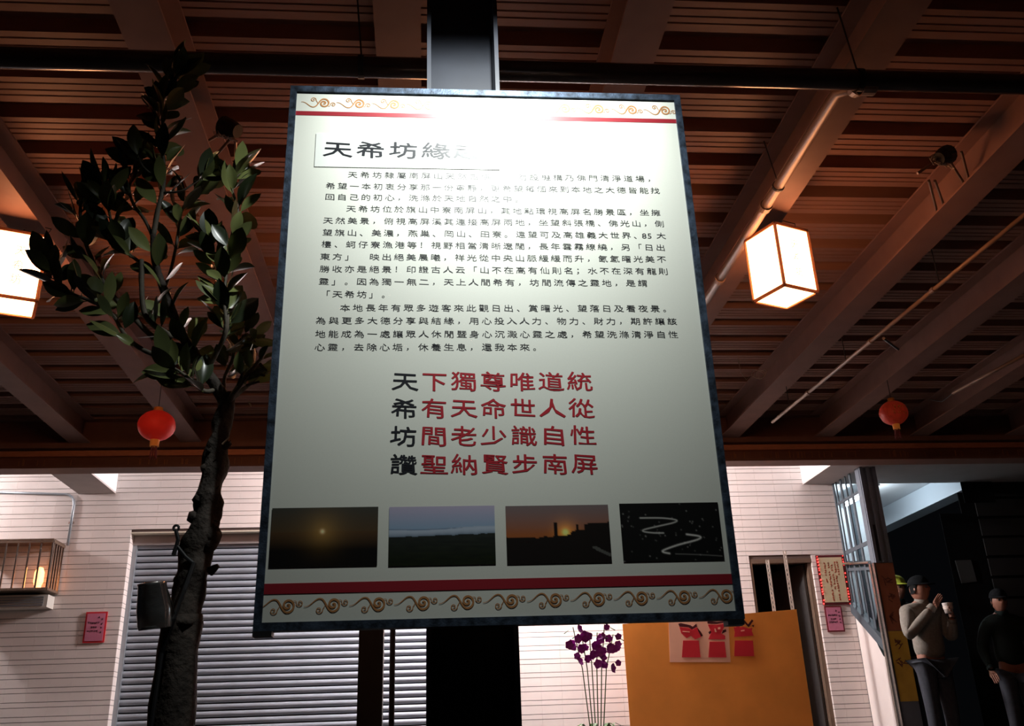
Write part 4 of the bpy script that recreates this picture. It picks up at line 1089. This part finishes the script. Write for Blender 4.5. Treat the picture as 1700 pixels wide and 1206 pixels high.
def head_mesh(c, r, yaw, tilt):
    bm = bmesh.new(); bmesh.ops.create_uvsphere(bm, u_segments=28, v_segments=20, radius=1)
    for v in bm.verts:
        x, y, z = v.co
        # face looks to -y; narrower jaw, flatter face, brow, nose, mouth, cheek
        w = .74 - .16*max(0, -z)**1.3; x2 = x*w; y2 = y*.92; z2 = z*1.12
        if y < 0:
            y2 *= .96-.06*max(0, -z); f = -y
            y2 -= .24*math.exp(-((x/.13)**2+((z+.10)/.20)**2))*f      # nose
            y2 -= .06*math.exp(-((x/.5)**2+((z-.22)/.10)**2))*f       # brow
            y2 += .07*math.exp(-(((abs(x)-.30)/.14)**2+((z-.06)/.09)**2))*f  # eye sockets
            y2 -= .06*math.exp(-((x/.22)**2+((z+.48)/.06)**2))*f      # lips
            y2 += .03*math.exp(-((x/.25)**2+((z+.50)/.016)**2))*f
            y2 -= .07*math.exp(-((x/.28)**2+((z+.82)/.16)**2))*f      # chin
        v.co = (x2, y2, z2)
    for s in (-1, 1):
        e = bmesh.ops.create_uvsphere(bm, u_segments=10, v_segments=8, radius=1)
        for v in e['verts']: v.co = Vector((s*.735+v.co.x*.07, .05+v.co.y*.16, -.04+v.co.z*.23))
    R_ = Matrix.Rotation(yaw, 4, 'Z') @ Matrix.Rotation(tilt, 4, 'X')
    T = Matrix.Translation(c) @ R_ @ Matrix.Scale(r, 4)
    bm.transform(T); me = bpy.data.meshes.new('head'); bm.to_mesh(me); bm.free(); return me, T
def person(base, yaw, pose, label, top, cap, held=None, hscale=1.0, cap_brim=True, head_yaw=0, head_tilt=0):
    # base: feet; figure built facing -Y, then turned by yaw about the base
    t = thing('person', base, label, 'person')
    Rz = Matrix.Rotation(yaw, 3, 'Z'); b0 = Vector(base)
    def w(x, y, z): return tuple(b0 + Rz @ Vector((x*hscale, y*hscale, z*hscale)))
    rE, rH, lE, lH = pose       # elbows and wrists, right (-x) and left (+x)
    V = [(0, 0, .96), (0, .01, 1.14), (0, .015, 1.32), (0, .01, 1.44), (0, 0, 1.52),
         (-.17, .01, 1.40), rE, rH, (.17, .01, 1.40), lE, lH,
         (-.09, 0, .90), (-.10, -.01, .49), (-.10, .01, .09), (-.10, -.14, .035), (.09, 0, .90), (.10, -.01, .49), (.10, .01, .09), (.10, -.14, .035)]
    E_ = [(0, 1), (1, 2), (2, 3), (3, 4), (3, 5), (5, 6), (6, 7), (3, 8), (8, 9), (9, 10), (0, 11), (11, 12), (12, 13), (13, 14), (0, 15), (15, 16), (16, 17), (17, 18)]
    Rr = [(.13, .10), (.125, .095), (.14, .10), (.09, .07), .052, .058, .040, .030, .058, .040, .030, .075, .052, .038, .032, .075, .052, .038, .032]
    body = skin_mesh('body', [w(*v) for v in V], E_, [tuple(q*hscale for q in (r if isinstance(r, tuple) else (r, r))) for r in Rr], 0, M['skin'], t)
    parts = [body]
    hm, T = head_mesh(Vector(w(0, -.02, 1.615)), .112*hscale, yaw+head_yaw, head_tilt); parts.append(hm)
    # hands: palm plus five separate bent fingers each
    for side, (el, wr, grip) in enumerate(((rE, rH, pose_grip[0]), (lE, lH, pose_grip[1]))):
        a, b_ = Vector(w(*el)), Vector(w(*wr)); d = (b_-a).normalized()
        gd = (Rz @ Vector(grip)).normalized(); n = d.cross(gd).normalized() if d.cross(gd).length > .05 else Vector((0, 0, 1)); 
        vs, es, rs = [tuple(b_), tuple(b_+d*.05*hscale)], [(0, 1)], [.026*hscale, .034*hscale]
        bend = (d*.55+gd*.8).normalized()
        for k, (off, ln) in enumerate(((-.030, .066), (-.010, .076), (.010, .072), (.029, .056))):
            p0 = b_+d*.055*hscale+n*off*hscale*.9; p1 = b_+d*.088*hscale+n*off*hscale*1.05; p2 = p1+(d*.6+gd*.55).normalized()*ln*.5*hscale; p3 = p2+bend*ln*.5*hscale
            i = len(vs); vs += [tuple(p0), tuple(p1), tuple(p2), tuple(p3)]; rs += [.011*hscale, .0095*hscale, .0085*hscale, .007*hscale]
            es += [(1, i), (i, i+1), (i+1, i+2), (i+2, i+3)]
        i = len(vs); q = b_+d*.02*hscale-n*.026*hscale; q1 = q+(d*.5-n*.5+gd*.5).normalized()*.035*hscale; q2 = q1+(d*.7+gd*.7).normalized()*.032*hscale
        vs += [tuple(q), tuple(q1), tuple(q2)]; rs += [.013*hscale, .0105*hscale, .008*hscale]; es += [(0, i), (i, i+1), (i+1, i+2)]
        parts.append(skin_mesh('hand', vs, es, rs, 0, M['skin'], t, 1))
    merge('body', parts, M['skin'], t)
    # clothes
    def lerp(a, b, f): return tuple(a[i]+(b[i]-a[i])*f for i in range(3))
    V2 = [(0, 0, .90), (0, .005, 1.10), (0, .01, 1.30), (0, .01, 1.42), (0, -.005, 1.495), (-.175, .01, 1.395), rE, lerp(rE, rH, .9), (.175, .01, 1.395), lE, lerp(lE, lH, .9)]
    E2 = [(0, 1), (1, 2), (2, 3), (3, 4), (3, 5), (5, 6), (6, 7), (3, 8), (8, 9), (9, 10)]
    R2 = [(.175, .14), (.175, .135), (.18, .135), (.12, .095), (.066, .066), .085, .068, .046, .085, .068, .046]
    me = skin_mesh('sweater', [w(*v) for v in V2], E2, [tuple(q*hscale for q in (r if isinstance(r, tuple) else (r, r))) for r in R2], 0, top, t)
    link('sweater', me, t)
    # cloth collar and cuffs
    m = MB(); m.lathe(Vector(w(0, -.012, 1.485)), [(.066*hscale, -.02*hscale), (.073*hscale, .0), (.067*hscale, .035*hscale), (.058*hscale, .035*hscale), (.058*hscale, 0)], 18, Rz @ Vector((0, -.25, 1))); m.build('collar', top, t, True)
    for (e, h) in ((rE, rH), (lE, lH)):
        a, b_ = Vector(w(*lerp(e, h, .86))), Vector(w(*lerp(e, h, 1.0))); MB().tube([a, a.lerp(b_, .5), b_], [.046*hscale, .047*hscale, .042*hscale], 12, False).build('cuff', top, t, True)
    V3 = [(0, 0, .95), (-.09, 0, .86), (-.10, -.01, .48), (-.10, .01, .09), (.09, 0, .86), (.10, -.01, .48), (.10, .01, .09)]
    me = skin_mesh('trousers', [w(*v) for v in V3], [(0, 1), (1, 2), (2, 3), (0, 4), (4, 5), (5, 6)], [tuple(q*hscale for q in r) for r in ((.165, .13), (.10, .11), (.078, .08), (.062, .07), (.10, .11), (.078, .08), (.062, .07))], 0, M['trousers'], t)
    link('trousers', me, t)
    for s in (-.10, .10):
        m = MB(); o_ = Vector(w(s, -.06, .035)); ax_ = Rz @ Vector((0, -1, 0))
        m.lathe(o_, [(.001, -.12*hscale), (.035*hscale, -.10*hscale), (.046*hscale, 0), (.042*hscale, .09*hscale), (.02*hscale, .14*hscale), (.001, .145*hscale)], 12, ax_); sh_ = m.build('shoe', M['black'], t, True)
    # eyes and hair
    for s in (-1, 1):
        m = MB(); cc_ = T @ Vector((s*.29, -.84, .07)); rr_ = .012*hscale; m.lathe(cc_, [(.001, -rr_), (rr_*.7, -rr_*.7), (rr_, 0), (rr_*.7, rr_*.7), (.001, rr_)], 10); m.build('eye', M['eye'], t)
    m = MB(); n_ = 24
    prof = [(.80, -.35, .35), (.80, -.1, .12), (.79, .25, -.05), (.72, .55, -.2)]
    for (rx, zz, ymin) in prof:
        for j in range(n_+1):
            a = -.18*PI+1.36*PI*j/n_; x_, y_ = rx*math.cos(a), rx*1.22*math.sin(a); m.v.append(tuple(T @ Vector((x_, max(y_, ymin-.2)*.9, zz))))
    for k in range(len(prof)-1):
        for j in range(n_): a = k*(n_+1)+j; m.f.append((a, a+1, a+n_+2, a+n_+1))
    m.build('hair', M['hair'], t, True)
    # cap with brim
    m = MB(); rowsn = 7
    for k in range(rowsn+1):
        a = PI/2*k/rowsn
        for j in range(28):
            b2 = 2*PI*j/28; rr_ = math.cos(a)**.8 if k < rowsn else .01
            m.v.append(tuple(T @ Vector((.83*rr_*math.cos(b2), 1.0*rr_*math.sin(b2), .40+.86*math.sin(a)))))
    for k in range(rowsn):
        for j in range(28): a = k*28+j; b2 = k*28+(j+1) % 28; m.f.append((a, b2, b2+28, a+28))
    cp = m.build('cap', cap, t, True)
    m = MB(); i0 = 0
    for dz in (0, -.05):
        for ring in (0, 1):
            for j in range(13):
                b2 = PI+PI*j/12; ex = 1.0 if ring == 0 else 1.0+.62*math.sin(PI*j/12)
                m.v.append(tuple(T @ Vector((.83*math.cos(b2), 1.0*math.sin(b2)*ex, .42+dz-(.16 if ring else 0)*math.sin(PI*j/12)))))
    for q in (0, 26):
        for j in range(12): m.f.append((q+j, q+j+1, q+13+j+1, q+13+j))
    for j in range(12): m.f.append((13+j, 13+j+1, 39+j+1, 39+j))
    m.build('brim', cap, cp, True)
    m = MB(); m.lathe(T @ Vector((0, 0, 1.26)), [(.001, .006), (.008, .003), (.009, 0)], 10); m.build('button', cap, cp)
    return t, w, T
pose_grip = ((0, -.2, .9), (-.9, -.3, 0))
bp1 = aty(1527, 985, 9.5); h1 = (bp1.z-.0 - ZF)
pose_grip = ((.6, .1, .7), (-.8, -.1, .3))
P1, w1, T1 = person((bp1.x-.01, 9.5, ZF), math.radians(10), ((-.30, -.11, 1.14), (-.01, -.19, 1.425), (.235, -.08, 1.12), (.12, -.27, 1.31)),
       'man in oatmeal sweater and black cap holding a white cup, hand at his mouth', M['sweater'], M['hat'], hscale=.965, head_yaw=math.radians(24), head_tilt=math.radians(-4))
cupc = Vector(w1(.065, -.315, 1.395))
m = MB(); m.lathe(cupc-Vector((0, 0, .05)), [(.001, 0), (.036, 0), (.048, .09), (.050, .094), (.046, .094), (.035, .006), (.001, .006)], 20)
cu = tag(m.build('paper_cup', M['cup'], None, True), 'white paper cup held in the hand of the man in the oatmeal sweater', 'cup')
m = MB(); m.lathe(cupc-Vector((0, 0, .05)), [(.042, .035), (.0435, .036), (.047, .064), (.0455, .064)], 20); m.build('cup_sleeve', mat('cup_sleeve', (.66, .55, .47), .8), cu)
bp2 = aty(1487, 985, 10.75)
pose_grip = ((.2, -.3, -.9), (-.2, -.3, -.9))
person((bp2.x, 10.75, ZF), math.radians(15), ((-.27, .02, 1.12), (-.28, -.08, .88), (.27, .02, 1.12), (.28, -.08, .88)),
       'person in lime cap and dark jacket half hidden behind the poster pillar', M['jacket'], M['lime'], hscale=1.075)
bp3 = aty(1660, 1010, 9.2)
person((bp3.x, 9.2, ZF), math.radians(-10), ((-.28, .02, 1.12), (-.27, -.10, .90), (.28, .02, 1.12), (.27, -.10, .90)),
       'person in dark green jacket cut off by the right edge of the picture', M['jacket'], M['hat'], hscale=.86)
